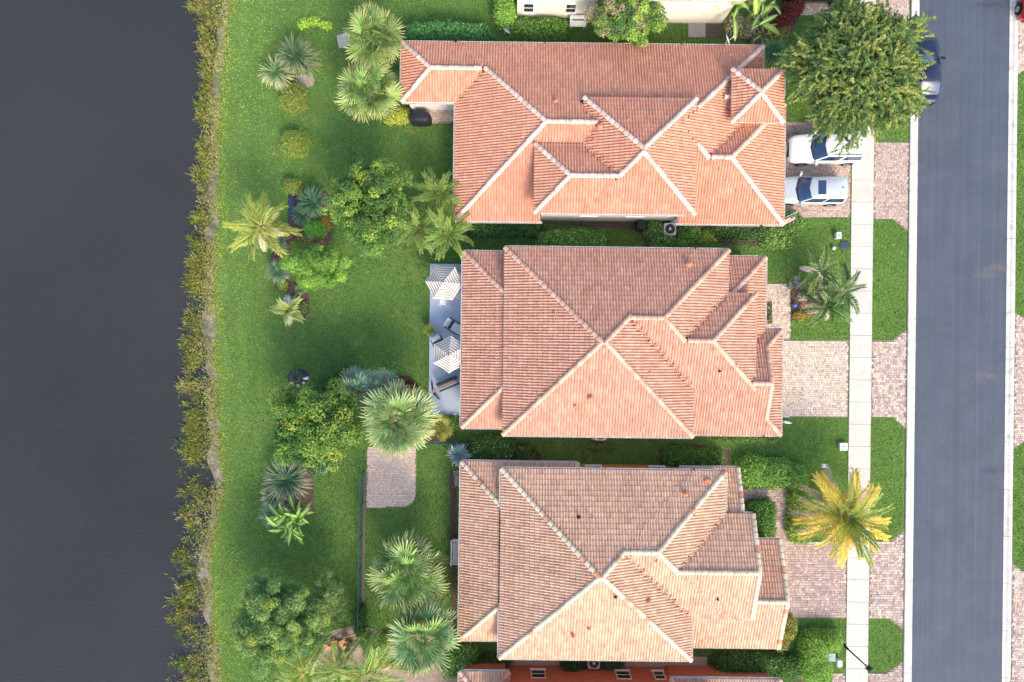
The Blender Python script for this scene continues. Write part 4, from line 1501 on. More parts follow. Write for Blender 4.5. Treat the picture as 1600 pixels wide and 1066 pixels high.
# ------------------------------------------------------------------ lawn blades, reeds
def lawn_blades():
    rng = np.random.default_rng(99)
    n = 560000
    u = rng.uniform(318, 1640, n)
    v = rng.uniform(-40, 1106, n)
    # thin out where nothing but roofs and road stand
    k = (1.0 / S)
    dx, dy = (u - 800) * k, (533 - v) * k
    x, y = dx * _c - dy * _s, dx * _s + dy * _c
    keep = (x > edge_x(y) + rng.normal(0.12, 0.2, n))
    keep &= ~((x > rx0 - 0.75) & (x < rx1 + 0.6)) & ~((x > sw0 - .02) & (x < sw1 + .02))
    for h in (h0, h1, h2, h3, h4):
        for b in h.blocks:
            keep &= ~((x > b.x0 + .3) & (x < b.x1 - .3) & (y > b.y0 + .3) & (y < b.y1 - .3))
    for p in HARD:
        keep &= ~inpoly(x, y, p)
    x, y, u, v = x[keep], y[keep], u[keep], v[keep]
    n = len(x)
    d = x - edge_x(y)
    g1 = wobble(x, y, 0.55, 1.0) * 0.5 + wobble(x, y, 1.7, 4.0) * 0.35 + wobble(x, y, 5.0, 2.0) * 0.2
    base = np.array(c8(86, 131, 66)); lush = np.array(c8(61, 111, 60)); dry = np.array(c8(130, 160, 84)); yel = np.array(c8(168, 172, 44))
    t = np.clip(g1 * 0.4 + 0.5, 0, 1)[:, None]
    col = base * (1 - t) + lush * t
    # thirsty, paler turf on the sandy ground by the lake, weeds right at the edge
    dr = np.clip(1 - d / 7.5 + g1 * 0.18, 0, 1)[:, None] * 0.55
    col = col * (1 - dr) + dry * dr
    ye = np.clip(1.0 - d / 0.8 + g1 * 0.35, 0, 1)[:, None] * 0.85
    col = col * (1 - ye) + yel * ye
    # mower passes and thin, dry spots
    mow = np.sign(np.sin(x * 2 * math.pi / 1.35 + 0.3 * np.sin(y * 0.4)))[:, None] * ((u < 720)[:, None] * 0.06)
    col = col * (1 + mow)
    spot_ = np.clip(wobble(x, y, 1.1, 7.0) * 0.6 + wobble(x, y, 3.3, 9.0) * 0.5 - 0.62, 0, 0.5)[:, None]
    col = col * (1 - spot_) + np.array(c8(158, 154, 92)) * spot_
    # watered front verges are a fresher green
    fr = ((u > 1230) & (v > 100))[:, None] * 0.6
    col = col * (1 - fr) + np.array(c8(104, 144, 54)) * fr
    cell = (np.floor(x / 0.13).astype(np.int64) * 73856093 ^ np.floor(y / 0.13).astype(np.int64) * 19349663) % 4096
    cell2 = (np.floor(x / 0.31).astype(np.int64) * 83492791 ^ np.floor(y / 0.31).astype(np.int64) * 2971215073) % 4096
    tv = rng.uniform(0.80, 1.22, 4096)
    tv2 = rng.uniform(0.88, 1.12, 4096)
    col *= (tv[cell] * tv2[cell2])[:, None] * rng.uniform(0.75, 1.25, (n, 1))
    brown = rng.random(n) < 0.03
    col[brown] = np.array(c8(150, 138, 90))
    az = rng.uniform(0, 6.283, n)
    lean = rng.uniform(0.15, 0.9, n)
    L = rng.uniform(0.06, 0.12, n)
    w = rng.uniform(0.018, 0.036, n)
    tip = np.stack([np.cos(az) * np.sin(lean) * L, np.sin(az) * np.sin(lean) * L, np.cos(lean) * L], 1)
    s = np.stack([-np.sin(az) * w, np.cos(az) * w, np.zeros(n)], 1)
    b = np.stack([x, y, np.full(n, 0.0)], 1)
    V = np.stack([b - s, b + s, b + tip], 1).reshape(-1, 3)
    o = mk('lawn_grass', V, np.arange(n * 3).reshape(n, 3), M_BLADE, None, np.repeat(col, 3, 0))
    o['kind'] = 'stuff'
    tag(o, 'short green lawn grass around the houses down to the lake', 'grass')

def reeds():
    rng = np.random.default_rng(41)
    V, T = [], []
    pal = np.array([c8(*p) for p in ((126, 126, 58), (96, 116, 48), (142, 138, 74), (76, 98, 44), (118, 104, 74), (136, 146, 52), (156, 146, 104))])
    nclump = 5600
    v = rng.uniform(-45, 1110, nclump)
    f = rng.beta(1.2, 1.5, nclump)
    lo, hi = REED_EDGE(v), GRASS_EDGE(v)
    n1 = np.sin(v * 0.047 + f * 3) + np.sin(v * 0.117 + 1.2 - f * 4) + 0.8 * np.sin(v * 0.26 + f * 7) + 0.5 * np.sin(v * 0.53)
    thin = np.where(v > 720, 0.40, 0.8)
    keep = (rng.random(nclump) < thin) & (n1 > -0.75) & ~((f > 0.60) & (rng.random(nclump) < 0.72))
    keep &= ~((f < 0.22) & (np.sin(v * 0.071 + 2) + np.sin(v * 0.19) < 0.2))
    v, f, lo, hi = v[keep], f[keep], lo[keep], hi[keep]
    zone = np.sin(v * 0.025) + np.sin(v * 0.061 + 2)
    for i in range(len(v)):
        p = P(lo[i] + 3 + f[i] * (hi[i] - lo[i] - 4), v[i])
        nb = rng.integers(8, 22)
        big = rng.random() < 0.16
        sp = rng.uniform(0.05, 0.16)
        base = np.stack([p[0] + rng.normal(0, sp, nb), p[1] + rng.normal(0, sp, nb), np.full(nb, -0.28)], 1)
        az = rng.uniform(0, 6.283, nb)
        ln = rng.uniform(0.05, 1.25, nb)
        L = rng.uniform(0.22, 0.50, nb) * (1.5 if big else 1.0)
        d = np.stack([np.cos(az) * np.sin(ln), np.sin(az) * np.sin(ln), np.cos(ln)], 1)
        s = np.stack([-np.sin(az), np.cos(az), np.zeros(nb)], 1) * rng.uniform(0.010, 0.024, (nb, 1))
        mid = base + d * L[:, None] * 0.6
        tip = base + d * L[:, None] - np.array((0, 0, 1)) * (L * 0.15 * ln)[:, None] + np.stack([np.cos(az), np.sin(az), az * 0], 1) * (0.1 * L)[:, None]
        q = rng.random() + 0.12 * zone[i]
        tone = pal[0 if q < 0.2 else 1 if q < 0.4 else 2 if q < 0.55 else 3 if q < 0.72 else 4 if q < 0.82 else 5 if q < 0.9 else 6] * rng.uniform(0.7, 1.15)
        V.append(np.stack([base, mid + s, tip, mid - s], 1).reshape(-1, 3))
        T.append(np.repeat(tone * rng.uniform(0.6, 1.3, (nb, 1)), 4, 0))
    V, T = np.concatenate(V), np.concatenate(T)
    o = mk('shore_reeds', V, np.arange(len(V)).reshape(-1, 4), M_BLADE, None, T)
    o['kind'] = 'stuff'
    tag(o, 'yellow green reeds growing along the edge of the lake', 'reeds')
    # low leafy weeds on the sand
    m = 20000
    v = rng.uniform(-45, 1110, m)
    k = np.sin(v * 0.031 + 1) + np.sin(v * 0.083) + rng.normal(0, 0.6, m)
    v = v[k > -0.5]
    m = len(v)
    u = GRASS_EDGE(v) - rng.gamma(2.0, 7.0, m) + 4
    u = np.maximum(u, REED_EDGE(v) + 8 + rng.uniform(0, 14, m))
    pos = np.array([P(a, b, 0) for a, b in zip(u, v)])
    pos[:, 2] = rng.uniform(0.0, 0.14, m)
    nr = unit(rng.normal(0, .5, (m, 3)) + np.array((0, 0, 1)))
    Vq, Fq, Tq = leaf_quads(pos, nr, rng.uniform(.07, .18, m), rng.uniform(.02, .06, m), pick(rng, [(146, 154, 46), (112, 132, 46), (168, 164, 60), (92, 112, 50), (170, 156, 112), (150, 138, 104)], m, .2), rng)
    o = mk('shore_weeds', Vq, Fq, M_BLADE, None, Tq)
    o['kind'] = 'stuff'
    tag(o, 'low yellow weeds between the sandy shore and the lawn', 'weeds')
lawn_blades()
reeds()
# ------------------------------------------------------------------ the planting, thing by thing
fan_palm('shaggy yellow-green fan palm at the top house corner, upper of two', 584, 59, 52, 3.6, 101, (112, 138, 72), (206, 196, 128))
fan_palm('shaggy yellow-green fan palm beside the covered grill, lower of two', 577, 143, 52, 3.2, 102, (116, 142, 74), (204, 200, 136))
fan_palm('huge pale fan palm overhanging the pink paver patio', 622, 656, 63, 4.2, 103, (118, 148, 92), (206, 206, 148), n=56)
fan_palm('blue-green fan palm behind the round dark tree', 560, 612, 42, 3.0, 104, (98, 134, 112), (170, 186, 156), n=36, young=(110, 144, 120))
fan_palm('small grey-green fan palm against the huge pale one', 598, 606, 32, 3.3, 105, (104, 138, 112), (176, 190, 160), n=26, young=(112, 146, 120))
fan_palm('green fan palm beside the wire fence, upper of two', 638, 894, 64, 3.6, 106, (102, 136, 80), (204, 198, 128), n=50)
fan_palm('green fan palm touching the bottom house roof, lower of two', 660, 993, 60, 3.9, 107, (96, 134, 86), (196, 196, 136), n=50)
fan_palm('small yellow fan palm at the end of the clipped low hedge', 686, 668, 24, 1.2, 108, (146, 150, 60), (206, 190, 80), n=18, trunk=0.08, young=(150, 160, 70))

spiky('large pale-tipped spiky plant on the upper lawn', 464, 92, 34, 1.3, 330, 201, (72, 108, 62), (190, 184, 150), stems=3, width=0.045)
spiky('smaller pale-tipped spiky plant joined to the large one on the upper lawn', 428, 112, 29, 1.0, 240, 202, (86, 118, 68), (196, 190, 152), stems=2, width=0.045)
spiky('dark green spiky clump in the island bed beside the blue strip', 488, 315, 27, 0.9, 260, 203, (54, 92, 60), (110, 142, 108), stems=3, width=0.05)
spiky('dark spiky plant next to the blue strip, lower left of the larger one', 472, 336, 20, 0.7, 160, 204, (52, 88, 62), (106, 136, 110), stems=2)
spiky('dark green spiky plant under the coconut palm', 436, 384, 18, 0.7, 150, 205, (56, 92, 62), (120, 142, 110), stems=2)
spiky('grey-green spiky clump at the lake side of the bright green tree', 434, 424, 22, 0.8, 200, 206, (66, 104, 72), (138, 158, 122), stems=2)
spiky('large dark spiky plant between the round tree and the banana plant', 450, 744, 40, 1.5, 380, 207, (60, 100, 66), (176, 174, 146), stems=3, width=0.055)
spiky('grey spiky plant peeping out from under the banana plant', 430, 800, 27, 0.9, 200, 208, (78, 112, 84), (156, 166, 136), stems=2)
spiky('half hidden spiky plant above the banana plant', 428, 775, 24, 0.9, 160, 209, (66, 102, 66), (180, 170, 140), stems=2)
spiky('pale blue-grey agave at the corner of the bottom house roof', 716, 709, 20, 0.6, 150, 210, (124, 156, 156), (196, 212, 204), width=0.09, name='agave_plant', stems=3, up=0.9)
spiky('blue-green tuft at the lower edge of the round dark tree', 503, 722, 20, 1.0, 140, 211, (94, 130, 112), (160, 176, 150), stems=2)
spiky('small dark plant in the round bed alone on the lawn', 463, 588, 12, 0.35, 90, 212, (50, 84, 60), (96, 124, 98), width=0.05, group=None)
spiky('dark spiky plant between mulch and stones in the lower island bed', 470, 452, 11, 0.4, 90, 213, (62, 94, 52), (120, 140, 84), width=0.05)
spiky('cycad with stiff dark fronds beside the tower roof', 1207, 82, 27, 1.6, 190, 214, (52, 90, 56), (130, 150, 84), width=0.07, name='cycad_plant', group=None)
spiky('potted yellow-green spiky plant on the patio edge', 672, 516, 12, 0.75, 90, 215, (118, 132, 44), (170, 170, 64), width=0.05, name='potted_plant', group=None)

G1 = [(126, 150, 50), (96, 130, 48), (150, 166, 60), (84, 118, 50)]
shrub('round olive bush beneath the two spiky plants', [(457, 150, 20, 22, 1.0)], [(118, 138, 48), (96, 120, 42), (136, 146, 56), (110, 112, 50)], 301, size=.1, width=.06)
shrub('round olive bush standing alone on the upper lawn', [(460, 223, 21, 20, 0.9)], [(118, 138, 48), (96, 120, 42), (136, 146, 56)], 302, size=.1, width=.06)
shrub('small olive bush just above the blue strip', [(456, 291, 14, 12, 0.7)], [(118, 136, 50), (98, 122, 46), (140, 146, 60)], 303, size=.09, width=.05)
shrub('bright lime bush in the middle of the island bed', [(491, 357, 17, 14, 0.8), (484, 352, 9, 9, .7)], [(108, 166, 52), (130, 182, 66), (92, 146, 48)], 304, size=.1, width=.05)
shrub('low bush with orange leaves on the edge of the island bed', [(508, 345, 7, 9, .4), (511, 356, 5, 5, .35)], [(150, 140, 50), (184, 110, 50), (96, 120, 44)], 305, size=.09, width=.05)
shrub('tiny yellow-green plant, first of three near the top edge', [(474, 38, 8, 7, .3)], [(150, 178, 52), (126, 160, 48)], 306, size=.13, width=.06, dens=220, group='three small lime plants')
shrub('tiny yellow-green plant, middle and highest of three near the top edge', [(491, 32, 8, 7, .35)], [(150, 178, 52), (126, 160, 48)], 307, size=.13, width=.06, dens=220, group='three small lime plants')
shrub('tiny yellow-green plant, last of three near the top edge', [(509, 39, 8, 6, .3)], [(158, 180, 52), (126, 160, 48)], 308, size=.13, width=.06, dens=220, group='three small lime plants')
shrub('long clipped hedge above the top house roof', [(660, 52, 26, 14, 1.3), (695, 50, 34, 14, 1.4), (735, 52, 31, 13, 1.3)], [(74, 122, 62), (92, 142, 74), (62, 104, 54)], 309, 'hedge', 'hedge', sq=3)
shrub('bright hedge at the corner of the cream house', [(790, 18, 17, 22, 1.4), (790, -4, 16, 18, 1.4)], [(112, 152, 50), (90, 132, 46), (134, 168, 62)], 310, 'hedge', 'hedge', size=.11, width=.06)
shrub('long low hedge under the cream house windows', [(822, 44, 24, 15, 1.0), (855, 45, 30, 17, 1.0), (875, 44, 12, 12, .9)], [(82, 120, 42), (104, 140, 50), (66, 102, 40)], 311, 'hedge', 'hedge')
shrub('dark clipped hedge under the south eave of the top house', [(752, 357, 24, 12, .95), (785, 357, 28, 12, .95), (820, 357, 22, 11, .95)], [(56, 96, 44), (74, 116, 54), (46, 80, 38)], 312, 'hedge', 'hedge', sq=3)
shrub('oval glossy hedge in the gap above the middle house roof', [(893, 374, 51, 15, 1.1)], [(86, 130, 52), (66, 108, 46), (120, 160, 76)], 313, 'hedge', 'hedge', sq=3.2)
shrub('bush with pale yellow flowers left of the air conditioner', [(1022, 358, 14, 13, 1.0), (1036, 374, 18, 12, .8)], [(82, 122, 52), (66, 104, 44), (100, 140, 60)], 314, flowers=([(236, 226, 170), (224, 214, 150)], 10, .09))
shrub('rounded green bush right of the air conditioner', [(1076, 363, 18, 14, .9), (1064, 378, 12, 8, .7)], [(82, 124, 54), (66, 104, 46), (104, 144, 62)], 315, size=.1, width=.07)
shrub('feathery lime fern in the gap between the houses', [(1111, 368, 13, 10, .5), (1100, 374, 8, 6, .4)], [(130, 158, 56), (108, 140, 50)], 316, size=.16, width=.04, dens=260)
shrub('long dark hedge under the garage eave of the top house', [(1140, 360, 26, 13, .9), (1175, 362, 26, 13, .95)], [(64, 98, 44), (82, 116, 52), (52, 84, 40)], 317, 'hedge', 'hedge', sq=3)
shrub('speckled hedge beside the flag', [(1212, 368, 20, 18, 1.0), (1238, 350, 17, 18, 1.0), (1224, 378, 14, 9, .7)], [(96, 134, 52), (76, 112, 46), (122, 154, 64)], 318, 'hedge', 'hedge', flowers=([(208, 180, 160), (220, 200, 176)], 9, .07))
shrub('big white-flowered rounded shrub above the bottom house veranda', [(752, 703, 19, 18, 1.1), (775, 703, 29, 19, 1.2)], [(72, 110, 46), (90, 128, 56), (58, 94, 42)], 319, flowers=([(236, 236, 224)], 8, .07))
shrub('dark rounded shrub right of the white-flowered one', [(818, 711, 17, 15, .9)], [(68, 102, 44), (84, 118, 52), (56, 88, 40)], 320)
shrub('rough grass clump by the air conditioner in the lower gap', [(938, 698, 22, 8, .25)], [(98, 118, 52), (80, 102, 46), (120, 130, 66)], 321, size=.14, width=.03, dens=300)
shrub('clipped hedge in the lower gap, left of the porch gable', [(1062, 713, 25, 14, .9), (1100, 716, 30, 13, .9)], [(80, 122, 48), (98, 142, 56), (66, 106, 44)], 322, 'hedge', 'hedge', sq=3)
shrub('bright broad hedge above the bottom house entry path', [(1178, 738, 26, 24, 1.1), (1215, 740, 28, 22, 1.1), (1246, 748, 17, 18, 1.0)], [(98, 140, 52), (80, 120, 46), (126, 162, 66)], 323, 'hedge', 'hedge', size=.11, width=.07)
shrub('hedge with yellow leaves running down beside the yellow palm', [(1252, 785, 17, 24, 1.0), (1248, 822, 16, 22, 1.0), (1250, 842, 15, 8, .7)], [(112, 146, 54), (86, 122, 48), (152, 170, 70)], 324, 'hedge', 'hedge', size=.11, width=.07)
shrub('square clipped hedge between gable and entry path', [(1188, 812, 22, 28, 1.0)], [(78, 118, 46), (98, 138, 52), (64, 102, 42)], 325, 'hedge', 'hedge', sq=4.5)
shrub('orange and green croton hedge at the bottom garage corner', [(1232, 982, 13, 18, .9), (1218, 1006, 15, 11, .8)], [(104, 138, 50), (140, 150, 56), (176, 140, 64), (84, 112, 46)], 326, 'hedge', 'hedge', size=.12, width=.06)
shrub('long dark hedge in front of the bottom edge roof', [(1150, 1037, 32, 15, 1.0), (1190, 1038, 30, 16, 1.0), (1225, 1046, 26, 20, 1.0)], [(72, 110, 44), (92, 130, 54), (58, 94, 40)], 327, 'hedge', 'hedge', sq=3)
shrub('tall lumpy hedge beside the street lamp', [(1275, 1015, 22, 26, 1.3), (1298, 1003, 19, 15, 1.3), (1277, 1050, 24, 22, 1.3), (1268, 1034, 18, 20, 1.2)], [(106, 144, 48), (86, 124, 44), (132, 164, 58)], 328, 'hedge', 'hedge', size=.1, width=.06)
shrub('white-flowered bush at the foot of the lower fan palm', [(722, 1028, 24, 20, 1.1), (705, 1048, 14, 10, .7)], [(72, 112, 44), (92, 132, 52), (118, 150, 56)], 329, flowers=([(236, 236, 220)], 8, .08))
shrub('dark hedge left of the pebble path', [(770, 1034, 30, 9, .7)], [(58, 88, 40), (74, 106, 48)], 330, 'hedge', 'hedge')
shrub('dark bush left of the lower air conditioner', [(900, 1037, 20, 10, .7)], [(52, 84, 42), (68, 100, 50)], 331)
shrub('dark bush right of the lower air conditioner', [(956, 1038, 18, 9, .7)], [(56, 88, 44), (72, 106, 52)], 332)
shrub('tree-like dark bush at the wall by the pebble path', [(893, 1042, 14, 8, .9)], [(50, 84, 40), (66, 98, 46)], 333)
shrub('clipped low hedge below the blue patio', [(700, 660, 24, 9, .5), (714, 662, 18, 9, .5)], [(78, 112, 46), (96, 132, 54), (120, 140, 60)], 334, 'hedge', 'hedge')
shrub('dark red bromeliads beside the blue patio', [(626, 600, 13, 9, .4), (642, 606, 10, 9, .4)], [(96, 50, 48), (120, 66, 58), (70, 84, 48), (84, 44, 46)], 335, cat='plant', name='bromeliad_bed', size=.16, width=.05, dens=220, flowers=([(222, 204, 190)], 4, .07))
shrub('yellow ground cover below the fence end', [(585, 1008, 22, 14, .4), (610, 1000, 18, 10, .35), (565, 990, 10, 10, .4)], [(108, 146, 48), (88, 128, 46), (134, 164, 56)], 336, cat='plant', name='ground_cover', size=.11, width=.06)
shrub('climbing vine on the lower end of the wire fence', [(563, 965, 6, 16, 1.0), (562, 985, 7, 8, .8)], [(72, 116, 48), (58, 98, 42)], 337, cat='plant', name='climbing_vine', dens=350)
shrub('yellow-green ground cover between the bottom palms and lower fan palm', [(618, 1038, 30, 8, .3), (650, 1044, 20, 8, .3), (590, 1030, 16, 8, .3)], [(140, 158, 50), (112, 142, 50), (160, 170, 64)], 338, cat='plant', name='ground_cover', size=.12, width=.06)
shrub('yellow bush beside the covered grill', [(625, 180, 14, 11, .6), (610, 186, 10, 7, .5)], [(158, 160, 48), (122, 144, 46), (176, 172, 60)], 339, size=.12, width=.06)
shrub('dark red cordyline beside the banana plant', [(1233, 18, 13, 14, 1.3), (1222, 30, 12, 9, 1.1), (1246, 10, 10, 10, 1.2)], [(116, 40, 36), (92, 34, 38), (136, 58, 46), (74, 40, 40)], 340, size=.16, width=.07, dens=260)
shrub('cream-flowered dry bush at the wall of the cream house', [(1150, 38, 15, 16, .9), (1168, 44, 12, 12, .8)], [(150, 140, 110), (196, 180, 150), (90, 110, 56), (120, 110, 86)], 341, size=.15, width=.05, dens=220)
shrub('ferny growth below the dark red cordyline', [(1218, 45, 16, 10, .5)], [(118, 128, 60), (96, 112, 54), (140, 100, 60)], 342, size=.16, width=.04, dens=240)
shrub('tiny low plants in the porch bed', [(1200, 482, 4, 6, .25), (1201, 498, 5, 6, .3)], [(66, 98, 44), (110, 130, 70)], 343, size=.1, width=.05, cat='plant', name='flower_bed_plants', flowers=([(230, 224, 214)], 10, .07), group=None)
shrub('dark green creeping shrub on top of the round dark tree', [(536, 603, 26, 18, 1.6), (512, 615, 22, 15, 1.5)], [(60, 102, 42), (76, 120, 48), (50, 88, 38)], 344, size=.12, width=.07)
shrub('yellow flowering plant at the lower corner of the front palm bed', [(1250, 494, 10, 6, .35), (1262, 490, 8, 5, .3)], [(160, 150, 60), (116, 130, 56), (190, 150, 80)], 345, cat='plant', name='flowering_plant', size=.12, width=.05, group=None)
shrub('silver rosette plants at the top of the front palm bed', [(1244, 436, 5, 5, .3), (1247, 444, 4, 4, .3), (1234, 447, 4, 4, .3)], [(176, 180, 176), (150, 160, 152), (110, 130, 110)], 346, cat='plant', name='rosette_plants', size=.12, width=.04, dens=300, group=None)
shrub('pale pink rosette plant in the front palm bed', [(1255, 466, 7, 6, .35), (1262, 478, 9, 5, .3)], [(206, 180, 164), (180, 160, 140), (150, 150, 120)], 347, cat='plant', name='rosette_plants', size=.14, width=.05, dens=260, group=None)
shrub('lime bromeliad in the centre of the front palm bed', [(1269, 445, 6, 6, .4)], [(166, 176, 60), (140, 160, 56), (190, 186, 84)], 348, cat='plant', name='bromeliad', size=.16, width=.05, dens=300, group=None)
shrub('strip of low plants under the garage eave of the middle house', [(1150, 686, 30, 5, .45), (1190, 687, 24, 5, .4)], [(82, 116, 48), (64, 98, 42), (110, 134, 56)], 349, size=.09, width=.05)

# broad-leaved trees
GA = [(76, 112, 44), (88, 126, 44), (70, 106, 48), (104, 138, 46), (136, 156, 48), (80, 118, 52)]
tree('broad tree with yellow-green clumps between lawn and small palms', 580, 322, 68, 74, 3.6, 1.7, GA, 190, 0.42, 17000, .15, .09, 401, ragged=0.35, lumps=[(640, 252, 18), (520, 372, 12), (632, 395, 14)])
tree('bright green bushy tree in the island bed', 498, 417, 52, 36, 2.4, 1.1, [(112, 158, 50), (128, 172, 58), (96, 142, 46), (140, 180, 66)], 150, 0.34, 13000, .17, .055, 402, ragged=0.3)
tree('round dark green tree beside the huge pale fan palm', 497, 665, 84, 74, 3.8, 1.9, [(70, 112, 42), (88, 130, 46), (116, 148, 46), (60, 98, 40), (96, 136, 54), (142, 158, 44)], 210, 0.5, 22000, .15, .09, 403, ragged=0.22)
tree('soft grey-green tree above the bottom palms', 437, 968, 76, 78, 3.8, 1.9, [(122, 156, 80), (108, 144, 74), (140, 168, 80), (116, 150, 80), (160, 176, 68), (100, 134, 66)], 250, 0.40, 38000, .17, .055, 404, ragged=0.3, lumps=[(525, 915, 16)])
tree('airy side branch tree right of the soft grey-green tree', 512, 935, 34, 36, 3.0, 1.2, [(110, 138, 76), (94, 124, 66), (128, 148, 74)], 60, 0.3, 3600, .12, .04, 405, ragged=0.5)
tree('bright flowering tree against the cream house wall', 978, 27, 64, 46, 3.0, 1.4, [(122, 156, 52), (98, 136, 54), (146, 174, 58), (84, 122, 58), (150, 142, 100)], 170, 0.4, 15000, .17, .08, 406, ragged=0.2)
spray_tree('great feathery street tree hiding the dark car and white SUV roof', 1337, 112, 106, 112, 4.6, 2.5, [(122, 142, 70), (102, 130, 66), (138, 150, 68), (84, 114, 62), (150, 156, 74), (94, 124, 68)], 4600, 150000, 407, tw=0.72, width=0.055)

# feather palms
def feathers(rng, L, cols, tips, **kw):
    return [feather_mesh(rng, L, c, t, **kw) for c in cols for t in tips]
def small_date_palm(label, u, v, rpx, zc, seed, n=18, cols=((86, 122, 52), (104, 136, 58)), tips=((150, 158, 84),), group='small feather palms', **kw):
    rng = np.random.default_rng(seed)
    ms = feathers(rng, RM(rpx, zc) * 1.12, cols, tips, n=26, leaf=0.24, width=0.028, droop=1.0, **kw)
    return palm(label, u, v, zc, 0.08, [(ms, n // 3, 66, 36, .8, 1), (ms, n - n // 3, 32, -8, 1, 1)], seed, group)
small_date_palm('small feather palm against the top house wall, highest of three', 685, 304, 37, 2.4, 501)
small_date_palm('small feather palm with dark fronds beside the yellow-green tree, leftmost of three', 653, 358, 36, 2.2, 502, cols=((76, 110, 54), (92, 124, 60)))
small_date_palm('small feather palm beside the dark clipped hedge, lowest of three', 699, 364, 40, 2.5, 503)

rng = np.random.default_rng(51)
gl = feathers(rng, RM(54, 3.4) * 1.05, ((150, 158, 66), (128, 146, 62), (96, 126, 62)), ((206, 196, 104),), n=40, leaf=0.26, width=0.022, droop=1.1, rib=(206, 190, 90), hang=0.6)
dead = feathers(rng, RM(48, 3.0) * 1.1, ((206, 192, 170), (188, 170, 146)), ((226, 216, 200),), n=40, leaf=0.2, width=0.03, droop=1.7, rib=(200, 180, 140), hang=1.0)
palm('coconut palm with pale dead fronds at the lake side of the island bed', 408, 354, 3.4, 0.13, [(gl, 5, 70, 40, .7, .9), (gl, 9, 34, -4, .9, 1.05), (dead, 4, -15, -45, .85, .95)], 51, None)
rng = np.random.default_rng(52)
gl2 = feathers(rng, RM(24, 1.2) * 1.1, ((120, 146, 72), (146, 160, 90)), ((196, 196, 140),), n=22, leaf=0.4, width=0.035, droop=1.2, hang=.5)
dd2 = feathers(rng, RM(24, 1.2) * 1.1, ((206, 204, 200), (186, 176, 150)), ((226, 224, 220),), n=22, leaf=0.3, width=0.05, droop=1.6, hang=.6)
palm('small palm with one silvery dead frond at the bed tail', 452, 484, 1.2, 0.08, [(gl2, 6, 60, 5, .9, 1), (dd2, 2, -5, -20, 1.1, 1.1)], 52, None)
for (lab, u, v, r, sd, zc) in (('large coconut palm at the bottom edge, below the soft tree', 474, 1050, 66, 53, 4.0), ('coconut palm beside the log pile at the bottom edge', 528, 1042, 44, 54, 3.4), ('coconut palm cut by the bottom edge over bare soil', 572, 1052, 60, 55, 3.4)):
    rng = np.random.default_rng(sd)
    ms = feathers(rng, RM(r, zc) * 1.05, ((96, 134, 62), (124, 150, 66)), ((196, 192, 108), (160, 172, 96)), n=40, leaf=0.27, width=0.024, droop=1.1, rib=(190, 180, 90), hang=0.5)
    dm = feathers(rng, RM(r * .9, zc), ((196, 180, 140),), ((220, 210, 180),), n=34, leaf=0.2, width=0.025, droop=1.7, rib=(200, 180, 140), hang=1.0)
    palm(lab, u, v, zc, 0.15, [(ms, 5, 68, 35, .8, .95), (ms, 9, 30, -10, .95, 1.05), (dm, 2, -25, -50, .9, .9)], sd, 'coconut palms at the bottom edge')
# dead frond hanging in the soft tree
rng = np.random.default_rng(56)
dm = feather_mesh(rng, 3.0, (178, 158, 134), (206, 190, 168), n=40, leaf=0.13, width=0.03, droop=0.5, rib=(190, 168, 140), hang=0.5)
o = add('fallen_frond', dm, None, None, P(503, 935, 2.6), (0, math.radians(26), math.radians(-95)))
tag(o, 'long dry brown palm frond hanging down beside the soft tree', 'palm frond')

rng = np.random.default_rng(57)
R3 = RM(38, 2.0)
fx = feathers(rng, R3 * 1.05, ((64, 100, 54), (82, 118, 58)), ((150, 158, 100), (112, 136, 76)), n=34, leaf=0.3, width=0.03, droop=1.2, rib=(150, 160, 110), hang=0.3, vee=0.7)
fd = feathers(rng, R3 * 0.95, ((186, 170, 156),), ((206, 194, 184),), n=26, leaf=0.2, width=0.035, droop=1.7, rib=(206, 194, 170), hang=0.8)
for k, (lab, u, v, cnt, zc) in enumerate((('front garden palm nearest the lawn utility boxes, top of its cluster', 1279, 424, 8, 2.2), ('front garden palm reaching over the sidewalk', 1313, 455, 9, 2.1), ('front garden palm at the bottom of its cluster', 1291, 478, 10, 2.0))):
    palm(lab, u, v, zc, 0.07, [(fx, cnt // 2, 62, 25, .85, 1), (fx, cnt - cnt // 2, 22, -12, 1, 1.05), (fd, 3, -20, -40, .9, .95)], 57 + k, 'palm cluster in the front garden', lean=((-.5, .25), (-.8, -.1), (-.4, .45))[k])

rng = np.random.default_rng(61)
RD = RM(70, 3.2) * 1.08
dg = feathers(rng, RD, ((84, 128, 62), (112, 146, 64)), ((190, 186, 84),), n=46, leaf=0.2, width=0.028, droop=1.0, rib=(170, 176, 90), hang=0.25, vee=0.6)
dy = feathers(rng, RD, ((206, 178, 60), (186, 172, 62), (214, 190, 84)), ((232, 206, 100), (226, 190, 80)), n=46, leaf=0.2, width=0.028, droop=1.25, rib=(214, 196, 110), hang=0.3, vee=0.5)
db = feathers(rng, RD, ((166, 146, 122), (150, 136, 120)), ((190, 172, 148),), n=40, leaf=0.17, width=0.024, droop=1.4, rib=(186, 166, 130), hang=0.5)
dp = palm('date palm with yellowing fronds and orange fruit over the sidewalk', 1317, 806, 3.2, 0.2, [(dg, 17, 75, 24, .72, .98), (dy, 22, 32, 0, .92, 1.02), (db, 12, 4, -22, .95, 1.02)], 61, None)
mb = MB()
fp = P(1295, 806, 3.1)
for k in range(46):
    q = fp + rng.normal(0, 0.10, 3)
    mb.lathe(q[0], q[1], [(0.01, q[2] - .05), (0.045, q[2]), (0.01, q[2] + .05)], 6)
o = mb.build('fruit_cluster', mat_noise('date_fruit', c8(226, 120, 40), c8(236, 146, 60), 9, 0.5, 0), dp)
o['kind'] = 'stuff'
